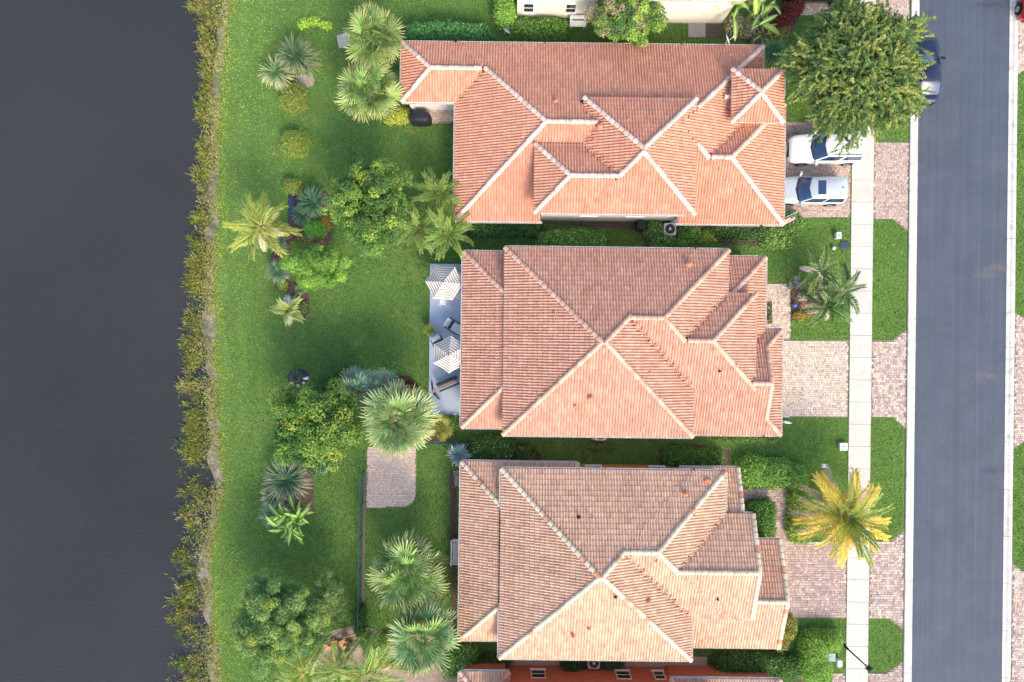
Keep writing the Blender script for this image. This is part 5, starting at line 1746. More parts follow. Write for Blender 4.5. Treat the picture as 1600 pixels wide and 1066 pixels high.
mb = MB().tube([P(1316, 806, 3.2), P(1306, 806, 3.45), fp], [.03, .025, .02], 6).build('fruit_stalk', mat_stem, dp)

banana('banana plant with glossy lime leaves on the rear lawn', 460, 812, 38, 1.7, 42, 71, ((84, 128, 48), (70, 112, 46), (102, 142, 58)))
banana('banana plant with huge leaves at the top edge beside the cordyline', 1180, 14, 48, 2.8, 16, 72, ((112, 140, 56), (136, 158, 72), (84, 112, 58)))
banana('torn broad-leaved plant left of the huge banana plant', 1144, 6, 42, 2.2, 12, 73, ((128, 146, 66), (104, 126, 60), (150, 152, 90)))
banana('broad blue-green plant touching the top house roof', 1186, 52, 22, 1.5, 8, 74, ((58, 104, 76), (76, 118, 70), (96, 134, 60)))

shrub('mixed low plants at the foot of the coconut palm', [(446, 366, 9, 6, .4), (458, 362, 7, 5, .35), (470, 368, 8, 5, .3)], [(110, 120, 70), (150, 130, 110), (92, 112, 56), (178, 160, 140)], 350, cat='plant', name='ground_cover', size=.14, width=.05, dens=220)
shrub('low green plant at the top of the bed tail', [(462, 470, 8, 8, .4), (474, 480, 7, 8, .4)], [(104, 128, 62), (84, 110, 52), (130, 136, 80)], 351, cat='plant', name='ground_cover', size=.13, width=.05, dens=240)
shrub('yellow-leaved plant beside the lower grey-green spiky clump', [(442, 446, 6, 6, .35)], [(178, 176, 60), (150, 160, 56)], 352, cat='plant', name='ground_cover', size=.13, width=.05, dens=240)
shrub('dry brown ground plants in the middle of the island bed', [(480, 372, 9, 5, .25), (500, 376, 7, 5, .25)], [(140, 122, 96), (108, 104, 66), (170, 150, 120)], 353, cat='plant', name='ground_cover', size=.12, width=.05, dens=220)
# ------------------------------------------------------------------ vehicles
def paint(name, col, metal=0.0, rough=0.3):
    m, nt, b = nodes_of(name)
    pos = geo_pos(nt)
    n = noise(nt, 3, 3, 0.5, pos)
    c = ramp(nt, n.outputs[0], [(0.3, tuple(np.array(col) * 0.96)), (0.7, col)])
    nt.links.new(c, b.inputs['Base Color'])
    b.inputs['Metallic'].default_value = metal
    b.inputs['Roughness'].default_value = rough
    b.inputs['Coat Weight'].default_value = 1.0
    b.inputs['Coat Roughness'].default_value = 0.04
    return m
def glass_mat():
    m, nt, b = nodes_of('car_glass')
    pos = geo_pos(nt)
    n = noise(nt, 2, 3, 0.5, pos)
    c = ramp(nt, n.outputs[0], [(0.3, c8(24, 46, 78)), (0.7, c8(34, 62, 98))])  # blue of the reflected sky is painted into the glass colour
    nt.links.new(c, b.inputs['Base Color'])
    b.inputs['Roughness'].default_value = 0.03
    b.inputs['Specular IOR Level'].default_value = 0.9
    b.inputs['Coat Weight'].default_value = 1.0
    return m
M_CARGLASS = glass_mat()
M_RED = mat_noise('red_lens', c8(150, 20, 20), c8(170, 30, 26), 8, 0.2, 0)
M_LENS = mat_noise('clear_lens', c8(190, 200, 210), c8(220, 226, 232), 9, 0.15, 0)
M_RIM = mat_noise('alloy', c8(170, 172, 176), c8(196, 198, 200), 6, 0.3, 0, metal=0.8)

def car(name, label, cat, loc, heading, L, W, HT, body_col, group, sunroof=False, rails=False, sedan=False, metal=0.0, ragtop=False):
    root = thing(name, label, cat, loc, group, (0, 0, heading))
    pm = paint('car_paint_' + name + str(len(bpy.data.materials)), body_col, metal)
    hw = W / 2
    fx = np.array([-.5, -.494, -.475, -.44, -.38, -.2, 0, .12, .2, .3, .38, .44, .475, .493, .5])
    fw = np.array([.70, .80, .90, .955, .985, 1.0, 1.0, 1.0, .995, .985, .965, .91, .83, .70, .52])
    belt = 0.62 * HT if not sedan else 0.66 * HT
    zt = np.array([.80, .93, .985, 1.0, 1.0, 1.0, 1.0, 1.0, 1.0, .985, .965, .93, .88, .80, .68]) * belt
    if sedan:
        zt = np.array([.72, .88, .97, .99, 1.0, 1.0, 1.0, 1.0, .985, .96, .93, .89, .83, .74, .62]) * belt
    zb = 0.22
    V, F = [], []
    secs = []
    for x, w, z in zip(fx * L, fw * hw, zt):
        half = [(0.0, zb), (0.72 * w, zb), (0.95 * w, zb + 0.08), (w, zb + 0.32), (0.99 * w, z * 0.80), (0.955 * w, z * 0.93), (0.88 * w, z * 0.985), (0.62 * w, z + 0.012), (0.3 * w, z + 0.026), (0.0, z + 0.03)]
        ring = half + [(-a, b) for a, b in half[-2:0:-1]]
        secs.append(len(V))
        V += [(x, a, b) for a, b in ring]
        n = len(ring)
    for a, b in zip(secs[:-1], secs[1:]):
        for k in range(n):
            e = (k + 1) % n
            F.append((a + k, b + k, b + e, a + e)[::-1])
    F.append(tuple(secs[0] + k for k in range(n)))
    F.append(tuple(secs[-1] + k for k in range(n))[::-1])
    mk('body', V, F, pm, root, smooth=True, local=True)
    # cabin
    if sedan:
        x0b, x1b, x0t, x1t = -.40 * L, .22 * L, -.24 * L, .05 * L
    else:
        x0b, x1b, x0t, x1t = -.485 * L, .225 * L, -.445 * L, .065 * L
    wb, wt = hw * 0.93, hw * 0.76
    zl, zr = belt * 0.985, HT
    def ring(x0, x1, w, z, c, bow):
        return [(x0 + c * .55, -w, z), ((x0 + x1) / 2, -w * 1.012, z), (x1 - c, -w, z), (x1 - c * .25, -w * .82, z), (x1 + bow, 0, z), (x1 - c * .25, w * .82, z), (x1 - c, w, z), ((x0 + x1) / 2, w * 1.012, z),
                (x0 + c * .55, w, z), (x0 + .02, w * .8, z), (x0 - bow * .3, 0, z), (x0 + .02, -w * .8, z)]
    rb = ring(x0b, x1b, wb, zl, .22, .12)
    rt = ring(x0t, x1t, wt, zr - .07, .14, .09)
    rt2 = ring(x0t + .09, x1t - .07, wt * .9, zr - .012, .12, .07)
    V = rb + rt + rt2 + [((x0t + x1t) / 2, 0, zr)]
    m = len(rb)
    F = []
    for r in range(2):
        for k in range(m):
            e = (k + 1) % m
            F.append((r * m + k, r * m + e, (r + 1) * m + e, (r + 1) * m + k))
    for k in range(m):
        F.append((2 * m + k, 2 * m + (k + 1) % m, 3 * m))
    mk('cabin', V, F, pm, root, smooth=True, local=True)
    rb, rt = np.array(rb), np.array(rt)
    def pane(idx, name2, lo=.08, hi=.93, off=.012, a0=.04, a1=.04):
        b, t = rb[idx], rt[idx]
        V2 = []
        cen = np.array(((x0b + x1b) / 2, 0, zl))
        nrm = np.cross(b[-1] - b[0], (t.mean(0) - b.mean(0)))
        nrm /= np.linalg.norm(nrm)
        if np.dot(nrm, b.mean(0) - cen) < 0: nrm = -nrm
        bb, tt = b.copy(), t.copy()
        bb[0] = b[0] + (b[1] - b[0]) * a0; bb[-1] = b[-1] + (b[-2] - b[-1]) * a1
        tt[0] = t[0] + (t[1] - t[0]) * a0; tt[-1] = t[-1] + (t[-2] - t[-1]) * a1
        for f in (lo, hi):
            V2 += [tuple(p + (q - p) * f + nrm * off) for p, q in zip(bb, tt)]
        k2 = len(idx)
        F2 = [(k, k + 1, k2 + k + 1, k2 + k) for k in range(k2 - 1)]
        o = mk(name2, V2, F2, M_CARGLASS, root, local=True, smooth=True)
        if o.data.polygons[0].normal.dot(Vector(nrm)) < 0: o.data.flip_normals()
    pane([2, 3, 4, 5, 6], 'windshield', .04, .97, .014, .25, .25)
    pane([8, 9, 10, 11, 0], 'rear_window', .12, .9, .014, .3, .3)
    pane([6, 7], 'side_window', .14, .9, .012, .03, .06); pane([7, 8], 'side_window', .14, .9, .012, .06, .10)
    pane([0, 1], 'side_window', .14, .9, .012, .10, .06); pane([1, 2], 'side_window', .14, .9, .012, .06, .03)
    # wheels
    wr = 0.36
    for sx in (-.31, .305):
        for sy in (-1, 1):
            cx, cy = sx * L, sy * (hw - 0.10)
            ty = MB()
            ty.tube([(cx, cy - .12, wr), (cx, cy - .10, wr), (cx, cy + .10, wr), (cx, cy + .12, wr)], [wr - .04, wr, wr, wr - .04], 20)
            wh = ty.build('wheel', M_RUBBER, root, True, local=True)
            rm = MB()
            oy = cy + sy * .122
            rm.tube([(cx, oy - sy * .02, wr), (cx, oy, wr)], [.23, .21], 16)
            for a in range(5):
                t = a * 1.2566
                rm.obox((cx, oy + sy * .006, wr), (cx + .2 * math.cos(t), oy + sy * .006, wr + .2 * math.sin(t)), .04, .02, (0, 1, 0))
            rm.build('rim', M_RIM, wh, local=True)
            ar = MB()
            ar.tube([(cx + (wr + .06) * math.cos(t), sy * (hw - .012), wr + (wr + .06) * math.sin(t)) for t in np.linspace(-.15, math.pi + .15, 11)], .035, 6)
            ar.build('wheel_arch', M_DARK, root, local=True)
    # mirrors, lamps, grille, bumper, handles
    for sy in (-1, 1):
        mb = MB().obox((x1b - .22, sy * wb, belt + .03), (x1b - .26, sy * (hw + .12), belt + .07), .10, .05)
        mb.obox((x1b - .25, sy * (hw + .02), belt + .09), (x1b - .29, sy * (hw + .22), belt + .10), .14, .13)
        mb.build('wing_mirror', pm, root, local=True)
        f = lambda x: np.interp(x, fx, fw) * hw
        zf = lambda x: np.interp(x, fx, zt)
        mb = MB()
        xs = (.44, .468, .486)
        mb.poly([(x * L + .01, sy * f(x) * .97 + sy * .012, zf(x) * .80) for x in xs] + [(x * L, sy * f(x) * .80, zf(x) * 1.0 + .012) for x in xs[::-1]])
        mb.build('headlight', M_LENS, root, local=True)
        xs = (-.497, -.485, -.46)
        mb = MB()
        mb.poly([(x * L - .012, sy * (f(x) + .012), zf(x) * .74) for x in xs] + [(x * L - .012, sy * (f(x) * .97 + .008), zf(x) * .93) for x in xs[::-1]])
        mb.build('tail_light', M_RED, root, local=True)
        mb = MB()
        for x in (.02, -.2): mb.obox((x * L, sy * (hw + .012), belt * .84), (x * L - .16, sy * (hw + .012), belt * .84), .02, .03)
        mb.build('door_handles', pm, root, local=True)
    MB().obox((.497 * L, -hw * .5, belt * .62), (.497 * L, hw * .5, belt * .62), .05, .16).build('grille', M_DARK, root, local=True)
    MB().obox((-.500 * L, -hw * .72, .42), (-.500 * L, hw * .72, .42), .05, .18).build('rear_bumper', M_DARK, root, local=True)
    for k in (-1, 1):
        MB().obox((.235 * L, k * .02 + .02, belt + .055), (.19 * L, k * .5 * hw + .15, belt + .10), .02, .02).build('wiper', M_DARK, root, local=True)
        mb = MB().obox((.25 * L, k * hw * .45, zf(.25) + .027), (.44 * L, k * hw * .34, zf(.44) + .027), .018, .012)
        mb.build('hood_crease', pm, root, local=True)
    if rails:
        for sy in (-1, 1):
            MB().tube([(x0t + .25, sy * wt * .93, zr - .02), (x0t + .32, sy * wt * .93, zr + .045), (x1t - .5, sy * wt * .93, zr + .045), (x1t - .4, sy * wt * .93, zr - .02)], .024, 6).build('roof_rail', M_DARK, root, local=True)
    if sunroof:
        MB().cbox(x1t - .95, x1t - .42, -wt * .66, wt * .66, zr - .03, zr + .012, .008).build('sunroof', M_CARGLASS, root, local=True)
    MB().lathe(x0t + .35, 0, [(.05, zr - .02), (.04, zr + .03), (.01, zr + .07)], 8).build('aerial_fin', M_DARK, root, local=True)
    return root

car('suv', 'white SUV half under the feathery tree on the top driveway', 'car', P(1290, 233, 0.7) * (1, 1, 0), math.pi + .02, 5.0, 1.98, 1.75, c8(236, 238, 242), 'cars around the top driveway', rails=True)
car('suv', 'silver-white SUV with sunroof parked next to the flag', 'car', P(1266, 298, 0.7) * (1, 1, 0), math.pi + .01, 4.72, 1.88, 1.68, c8(198, 205, 214), 'cars around the top driveway', sunroof=True, metal=0.25)
car('parked_car', 'dark blue car parked at the kerb under the feathery tree', 'car', P(1444, 111, 0.6) * (1, 1, 0), math.pi / 2 + .0, 4.45, 1.82, 1.45, c8(34, 44, 70), None, sedan=True, metal=0.4)
car('parked_car', 'red car cut by the right edge at the top corner', 'car', P(1614, -19, 0.5) * (1, 1, 0), math.pi / 2, 4.5, 1.82, 1.5, c8(190, 26, 34), None, sedan=True)
car('parked_car', 'black car cut by the top edge above the entry court', 'car', P(1275, -18, 0.6) * (1, 1, 0), 0, 4.4, 1.82, 1.45, c8(16, 17, 20), None, sedan=True)

# ------------------------------------------------------------------ parasols and patio furniture
M_CANVAS = [mat_noise('white_canvas', c8(208, 206, 202), c8(216, 214, 210), 3, 0.9, 0.1), mat_noise('taupe_canvas', c8(146, 136, 128), c8(156, 146, 138), 3, 0.9, 0.1)]
def parasol(label, u, v, rpx, rot, zrim=2.25, ztop=2.85):
    c = P(u, v, zrim)
    base = np.array((c[0], c[1], 0.10))
    root = thing('parasol', label, 'parasol', base, 'striped parasols on the patio')
    R = RM(rpx, zrim)
    nb, nseg = 13, 6
    lev = np.linspace(0.03, 1.0, nb + 1)
    V, F, mi = [], [], []
    def pt(f, k, t):
        a0, a1 = rot + k * math.pi / 3, rot + (k + 1) * math.pi / 3
        p = np.array((math.cos(a0), math.sin(a0))) * (1 - t) + np.array((math.cos(a1), math.sin(a1))) * t
        sag = 4 * t * (1 - t)
        p = p * (1 - 0.035 * sag * f)
        z = ztop - (ztop - zrim) * f ** 1.08 - 0.07 * sag * f
        return (c[0] + R * f * p[0], c[1] + R * f * p[1], z)
    nt2 = 4
    for j in range(nb):
        for k in range(nseg):
            for q in range(nt2):
                i = len(V)
                V += [pt(lev[j], k, q / nt2), pt(lev[j + 1], k, q / nt2), pt(lev[j + 1], k, (q + 1) / nt2), pt(lev[j], k, (q + 1) / nt2)]
                F.append((i, i + 1, i + 2, i + 3))
                mi.append(j % 2)
    for k in range(nseg):       # short valance
        for q in range(nt2):
            a, b = pt(1.0, k, q / nt2), pt(1.0, k, (q + 1) / nt2)
            i = len(V)
            V += [a, (a[0], a[1], a[2] - .13), (b[0], b[1], b[2] - .13), b]
            F.append((i, i + 1, i + 2, i + 3)); mi.append(0)
    mk('canopy', V, F, M_CANVAS, root, None, mi)
    for k in range(nseg):
        MB().tube([(c[0], c[1], ztop - .06), np.array(pt(.98, k, 0)) - (0, 0, .03)], .012, 5).build('rib', M_GREY, root)
    MB().tube([(c[0], c[1], .12), (c[0], c[1], ztop + .05)], .022, 8).build('pole', M_GREY, root)
    MB().lathe(c[0], c[1], [(.05, ztop), (.055, ztop + .05), (.03, ztop + .09), (.005, ztop + .12)], 10).build('finial', M_DARK, root)
    MB().lathe(c[0], c[1], [(.26, .10), (.26, .15), (.05, .18), (.04, .3)], 16).build('base', M_DARK, root)
    return root
parasol('striped parasol at the upper end of the blue patio', 694, 442, 30, math.radians(-4))
parasol('striped parasol in the middle of the blue patio beside the spiky pot', 703, 554, 29.5, math.radians(28))

M_CUSH = mat_noise('white_cushion', c8(222, 226, 230), c8(236, 238, 240), 4, 0.9, 0.2)
M_TEAL = mat_noise('teal_cushion', c8(40, 78, 104), c8(52, 92, 118), 4, 0.9, 0.2)
def lounge_chair(label, u, v, ang, group, seatlen=0.62):
    p = P(u, v, .45)
    root = thing('patio_chair', label, 'chair', (p[0], p[1], .10), group, (0, 0, ang))
    w = .31
    MB().cbox(-.32, seatlen, -w, w, .30, .42, .04).build('seat', M_CUSH, root, local=True)
    mb = MB()
    mb.obox((-.33, 0, .42), (-.52, 0, .88), 2 * w, .10, (0, 1, 0))
    mb = MB()
    V = [(-.30, -w, .42), (-.30, w, .42), (-.50, w, .88), (-.50, -w, .88), (-.40, -w, .38), (-.40, w, .38), (-.60, w, .84), (-.60, -w, .84)]
    mb.V = V
    mb.F = [(0, 1, 2, 3), (7, 6, 5, 4), (0, 4, 5, 1), (1, 5, 6, 2), (2, 6, 7, 3), (3, 7, 4, 0)]
    mb.mi = [0] * 6
    mb.build('backrest', M_CUSH, root, local=True)
    MB().cbox(-.29, -.10, -w, w, .424, .47, .03).build('lumbar_cushion', M_TEAL, root, local=True)
    for sx in (-.42, seatlen - .06):
        for sy in (-1, 1):
            MB().tube([(sx, sy * (w + .03), 0), (sx, sy * (w + .03), .32)], .02, 6).build('leg', M_DARK, root, local=True)
    for sy in (-1, 1):
        MB().obox((-.5, sy * (w + .05), .56), (seatlen - .1, sy * (w + .05), .56), .06, .03).build('armrest', M_DARK, root, local=True)
    return root
lounge_chair('patio chair with white cushion and dark teal band near the veranda eave', 709, 510, math.radians(-32), 'patio chairs')
lounge_chair('white cushioned patio chair with dark headrail under the middle parasol', 686, 538, math.radians(-62), 'patio chairs')
for k, (lab, u, v, a) in enumerate((('white-rimmed chair under the upper parasol, on its upper right', 716, 434, 200), ('white-rimmed chair under the upper parasol, on its lower right', 714, 460, 150), ('white-rimmed chair under the upper parasol, at its bottom', 692, 470, 90))):
    p = P(u, v, .45)
    root = thing('garden_chair', lab, 'chair', (p[0], p[1], .10), 'chairs under the upper parasol', (0, 0, math.radians(a)))
    MB().cbox(-.22, .24, -.22, .22, .42, .46, .015).build('seat', M_CUSH, root, local=True)
    MB().tube([(-.2, -.24, .45), (-.28, -.23, .85), (-.3, 0, .9), (-.28, .23, .85), (-.2, .24, .45)], .022, 6).build('back_frame', M_WHITE, root, local=True)
    for s in (-1, 1):
        MB().tube([(-.24, s * .25, .64), (.2, s * .26, .64), (.24, s * .25, 0)], .02, 6).build('armrest', M_WHITE, root, local=True)
        MB().tube([(-.2, s * .22, .44), (-.24, s * .22, 0)], .018, 6).build('leg', M_WHITE, root, local=True)
p = P(694, 445, .7)
root = thing('round_table', 'round white patio table under the upper parasol', 'table', (p[0] + .0, p[1] - .0, .10))
MB().lathe(0, 0, [(.5, .66), (.52, .68), (.52, .70), (.08, .705)], 24).build('table_top', M_WHITE, root, local=True)
for k in range(3):
    t = k * 2.094 + .4
    MB().tube([(.12 * math.cos(t), .12 * math.sin(t), .66), (.4 * math.cos(t), .4 * math.sin(t), 0)], .02, 6).build('leg', M_WHITE, root, local=True)

# swing seat in a dark timber frame
M_TIMBER = mat_noise('weathered_timber', c8(128, 116, 108), c8(158, 146, 138), 5, 0.8, 0.4)
a0, a1 = P(676, 613, 1.75), P(721, 594, 1.75)
cc = (a0 + a1) / 2
dv = unit(a1 - a0)
sd = np.array((-dv[1], dv[0], 0))
root = thing('swing_seat', 'dark timber garden swing seat across the blue patio', 'swing seat', (cc[0], cc[1], .10))
MB().obox(a0 - dv * .12, a1 + dv * .12, .10, .12).build('top_beam', M_TIMBER, root)
MB().obox(a0 - dv * .05 + sd * .13, a1 + dv * .05 + sd * .13, .05, .08).build('canopy_rail', M_TIMBER, root)
for q in (a0, a1):
    for s in (-1, 1):
        f = np.array((q[0], q[1], .10)) + sd * s * .62
        MB().obox(q, f, .09, .09, dv).build('leg', M_DARK, root)
    MB().obox(np.array((q[0], q[1], .75)) - sd * .42, np.array((q[0], q[1], .75)) + sd * .42, .06, .06).build('cross_brace', M_DARK, root)
s0, s1 = a0 + dv * .28, a1 - dv * .28
for k in range(7):
    o2 = sd * (-.2 + .075 * k)
    MB().obox(np.array((s0[0], s0[1], .52)) + o2, np.array((s1[0], s1[1], .52)) + o2, .06, .025).build('seat_slat', M_DARK, root)
for k in range(5):
    o2 = sd * (.30 + .03 * k)
    MB().obox(np.array((s0[0], s0[1], .60 + .09 * k)) + o2, np.array((s1[0], s1[1], .60 + .09 * k)) + o2, .025, .07).build('back_slat', M_DARK, root)
for q in (s0, s1):
    MB().tube([np.array((q[0], q[1], .52)) - sd * .2, q], .01, 5).build('chain', M_GREY, root)
    MB().tube([np.array((q[0], q[1], .60)) + sd * .3, q], .01, 5).build('chain', M_GREY, root)

def rock(label, u, v, r, h, seed, col=M_ROCK, group=None, cat='stone', name='stone'):
    rng = np.random.default_rng(seed)
    p = P(u, v)
    mb = MB()
    mb.lathe(0, 0, [(r * .8, 0.0), (r, h * .35), (r * .85, h * .75), (r * .4, h)], 10)
    V = np.array(mb.V)
    V += rng.normal(0, r * .08, V.shape)
    V[:, 2] = np.maximum(V[:, 2], 0)
    o = mk(name, V, mb.F, col, smooth=True)
    o.location = (p[0], p[1], 0.02)
    tag(o, label, cat, group)
    return o
def ball(label, u, v, r, z0, mat, name, cat, group=None):
    p = P(u, v, z0 + r)
    mb = MB().lathe(0, 0, [(r * math.sin(t), z0 + r - r * math.cos(t)) for t in np.linspace(0.12, math.pi - 0.05, 9)], 16)
    o = mb.build(name, mat, smooth=True)
    o.location = (p[0], p[1], 0)
    tag(o, label, cat, group)
    return o
M_WPOT = mat_noise('glazed_white', c8(226, 228, 232), c8(240, 240, 242), 4, 0.3, 0)
def pot(label, u, v, r, h, mat, group=None, z0=0.1):
    p = P(u, v, h)
    root = thing('garden_pot', label, 'pot', (p[0], p[1], z0), group)
    MB().lathe(0, 0, [(r * .7, 0), (r * .98, h * .7), (r, h), (r * .86, h), (r * .84, h - .05)], 16).build('vessel', mat, root, True, local=True)
    MB().lathe(0, 0, [(r * .8, h - .06), (r * .4, h - .045), (.01, h - .04)], 12).build('soil', M_MULCH, root, True, local=True)
    return root
rock('white stone at the bottom of the patio, middle of three', 711, 647, .13, .16, 1, M_WPOT, 'white stones below the patio')
rock('white stone at the bottom of the patio, nearest the veranda', 718, 647, .12, .16, 2, M_WPOT, 'white stones below the patio')
rock('dark stone at the lower left corner of the patio', 674, 646, .14, .14, 3, M_DARK, None)
pot('dark pot holding the spiky patio plant', 672, 517, .17, .42, M_DARK)
ball('blue glass gazing ball in the front palm bed', 1242, 477, .16, .06, mat_noise('blue_glaze', c8(58, 104, 190), c8(78, 124, 206), 3, 0.12, 0), 'gazing_ball', 'ornament')
ball('white globe on the front lawn above the palm cluster', 1303, 388, .13, .04, M_WPOT, 'lawn_globe', 'ornament')
rock('pale stone lying in the front palm bed', 1249, 459, .11, .10, 5, M_ROCK, 'stones in the front palm bed')
rock('grey stone beside the lime bromeliad in the front palm bed', 1280, 448, .2, .22, 6, M_ROCK, 'stones in the front palm bed')
rock('grey stone near the pink rosettes in the front palm bed', 1273, 462, .2, .2, 7, M_ROCK, 'stones in the front palm bed')
for k, (u, v) in enumerate(((457, 598), (466, 602), (475, 598), (481, 590))):
    rock(('stone at the lower left rim', 'stone at the bottom rim', 'stone at the lower right rim', 'stone at the right rim')[k] + ' of the round lawn bed', u, v, .12, .12, 20 + k, M_ROCK, 'stones ringing the round lawn bed')
# white bird at the round bed
p = P(481, 591)
root = thing('white_bird', 'white wading bird standing beside the round lawn bed', 'bird', (p[0], p[1], 0), None, (0, 0, math.radians(5)))
mb = MB()
mb.tube([(-.26, 0, .30), (-.16, 0, .32), (0, 0, .34), (.12, 0, .36), (.16, 0, .44), (.14, 0, .54), (.20, 0, .60), (.25, 0, .60)], [.02, .07, .10, .07, .035, .026, .04, .02], 10)
mb.build('body', M_WPOT, root, True, local=True)
MB().tube([(.25, 0, .60), (.34, 0, .57)], [.012, .004], 6).build('beak', mat_noise('beak', c8(220, 150, 60), c8(230, 160, 70), 5, .5, 0), root, local=True)
for s in (-1, 1):
    MB().tube([(0, s * .04, .28), (.02, s * .04, .14), (-.01, s * .04, .01), (.06, s * .045, .005)], .009, 5).build('leg', M_DARK, root, local=True)

# blue strip (folded tarpaulin) in the island bed
V, F = [], []
for k in range(12):
    f = k / 11
    q = P(456.5, 305 + 38 * f)
    z = .05 + .03 * math.sin(f * 9)
    w = RM(5.5) * (1 + .12 * math.sin(k * 2))
    V += [(q[0] - w, q[1], z), (q[0] - w * .3, q[1], z + .05), (q[0] + w * .4, q[1], z + .02), (q[0] + w, q[1], z)]
for k in range(11):
    for j in range(3):
        a = k * 4 + j
        F.append((a, a + 1, a + 5, a + 4)[::-1])
o = mk('tarpaulin_strip', V, F, mat_noise('blue_sheet', c8(46, 60, 84), c8(58, 74, 100), 3, 0.6, 0.3), smooth=True)
md = o.modifiers.new('thickness', 'SOLIDIFY'); md.thickness = 0.012; md.offset = -1
tag(o, 'blue sheet strip lying in the island bed next to spiky plants', 'tarpaulin')

# ------------------------------------------------------------------ house services and street furniture
def air_con(label, u, v, group='air conditioners between the houses', s=.42):
    p = P(u, v, .8)
    root = thing('air_conditioner', label, 'air conditioner', (p[0], p[1], 0), group)
    MB().cbox(-s - .06, s + .06, -s - .06, s + .06, 0, .08, .02).build('pad', M_CONC, root, local=True)
    MB().lathe(0, 0, [(s, .08), (s, .76), (s * .97, .80), (s * .80, .81)], 32, 0, 7).build('case', mat_ac, root, local=True)
    MB().lathe(0, 0, [(s * .78, .812), (s * .76, .818), (.02, .818)], 24).build('fan_opening', M_DARK, root, local=True)
    g = MB()
    for k in range(4):
        g.tube([(s * (.2 + .19 * k) * math.cos(t), s * (.2 + .19 * k) * math.sin(t), .84) for t in np.linspace(0, 2 * math.pi, 22)], .007, 4, False)
    for k in range(10):
        t = k * math.pi / 5
        g.tube([(.06 * math.cos(t), .06 * math.sin(t), .845), (s * .8 * math.cos(t), s * .8 * math.sin(t), .835)], .008, 4)
    g.build('grille', M_GREY, root, local=True)
    MB().lathe(0, 0, [(.09, .83), (.09, .85), (.04, .86)], 12).build('motor_cap', M_WHITE, root, local=True)
mat_ac = mat_noise('ac_case', c8(196, 194, 184), c8(210, 208, 198), 4, .5, .1)
air_con('grey air conditioner among bushes above the middle house roof', 1047, 358)
air_con('air conditioner half hidden below the middle house eave', 938, 679)
air_con('air conditioner on the pebble path between two dark bushes', 928, 1036)
# bin beside it
p = P(1002, 352, .9)
root = thing('storage_bin', 'dark blue bin against the top house wall', 'bin', (p[0], p[1], 0))
MB().cbox(-.25, .25, -.28, .28, 0, .95, .03).build('body', mat_noise('bin_blue', c8(30, 42, 76), c8(40, 54, 90), 4, .5, .1), root, local=True)
MB().cbox(-.28, .28, -.31, .31, .952, 1.02, .03).build('lid', M_DARK, root, local=True)
for s in (-1, 1): MB().tube([(s * .2, .30, .1), (s * .26, .30, .1)], .1, 12).build('wheel', M_RUBBER, root, local=True)

# covered grill
p = P(656, 183, .9)
root = thing('covered_grill', 'grill under a black cover on the small side patio', 'grill', (p[0], p[1], 0.05))
rngc = np.random.default_rng(8)
mb = MB().lathe(0, 0, [(1.0, .02), (.98, .3), (.93, .78), (.88, .95), (.6, 1.08), (.2, 1.10)], 30, 0, 3.4, .74, .40)
V = np.array(mb.V) + rngc.normal(0, .012, (len(mb.V), 3))
V[:, 2] = np.maximum(V[:, 2], .01)
mk('cover', V, mb.F, mat_noise('black_cover', c8(30, 33, 40), c8(44, 47, 56), 4, .6, .4), root, smooth=True, local=True)
MB().tube([(-.72, -.2, .7), (-.78, -.2, .7), (-.78, .2, .7), (-.72, .2, .7)], .018, 6).build('handle', M_DARK, root, local=True)
# patio post
p = P(645, 166)
MB().box(P(648, 172)[0] - .12, P(648, 172)[0] + .12, P(648, 172)[1] - .12, P(648, 172)[1] + .12, 0, 2.33).build('veranda_post', h1.wallm, h1.root)

# satellite dish on the top eave
p = h1.on_roof(1132, 73)
root = thing('satellite_dish', 'white satellite dish on the edge of the top house roof', 'satellite dish', (p[0], p[1], p[2] + .02))
V, F = [], []
ax = unit(np.array((.85, .25, .45)))
e1 = unit(np.cross(ax, (0, 0, 1))); e2 = np.cross(e1, ax)
oc = np.array((0, .22, .5))
rr = [0, .1, .2, .3, .38]
for r in rr:
    for k in range(18):
        t = k * 2 * math.pi / 18
        V.append(oc + e1 * r * math.cos(t) * .85 + e2 * r * math.sin(t) * 1.05 + ax * (r * r * .55))
for j in range(4):
    for k in range(18):
        a, b = j * 18 + k, j * 18 + (k + 1) % 18
        F.append((a, b, b + 18, a + 18))
o = mk('dish', V, F, M_WPOT, root, smooth=True, local=True)
md = o.modifiers.new('thickness', 'SOLIDIFY'); md.thickness = .015
MB().tube([oc - ax * .02, oc - np.array((0, 0, .2)), (0, 0, -.02)], .025, 8).build('mast', M_GREY, root, local=True)
MB().tube([oc - e2 * .3, oc + ax * .42], .014, 6).build('feed_arm', M_WHITE, root, local=True)
MB().obox(oc + ax * .38, oc + ax * .50, .09, .09).build('receiver', M_WHITE, root, local=True)
for s in (-.25, .2): MB().tube([(s, -.25, 0), oc - (0, 0, .15)], .012, 5).build('brace', M_GREY, root, local=True)

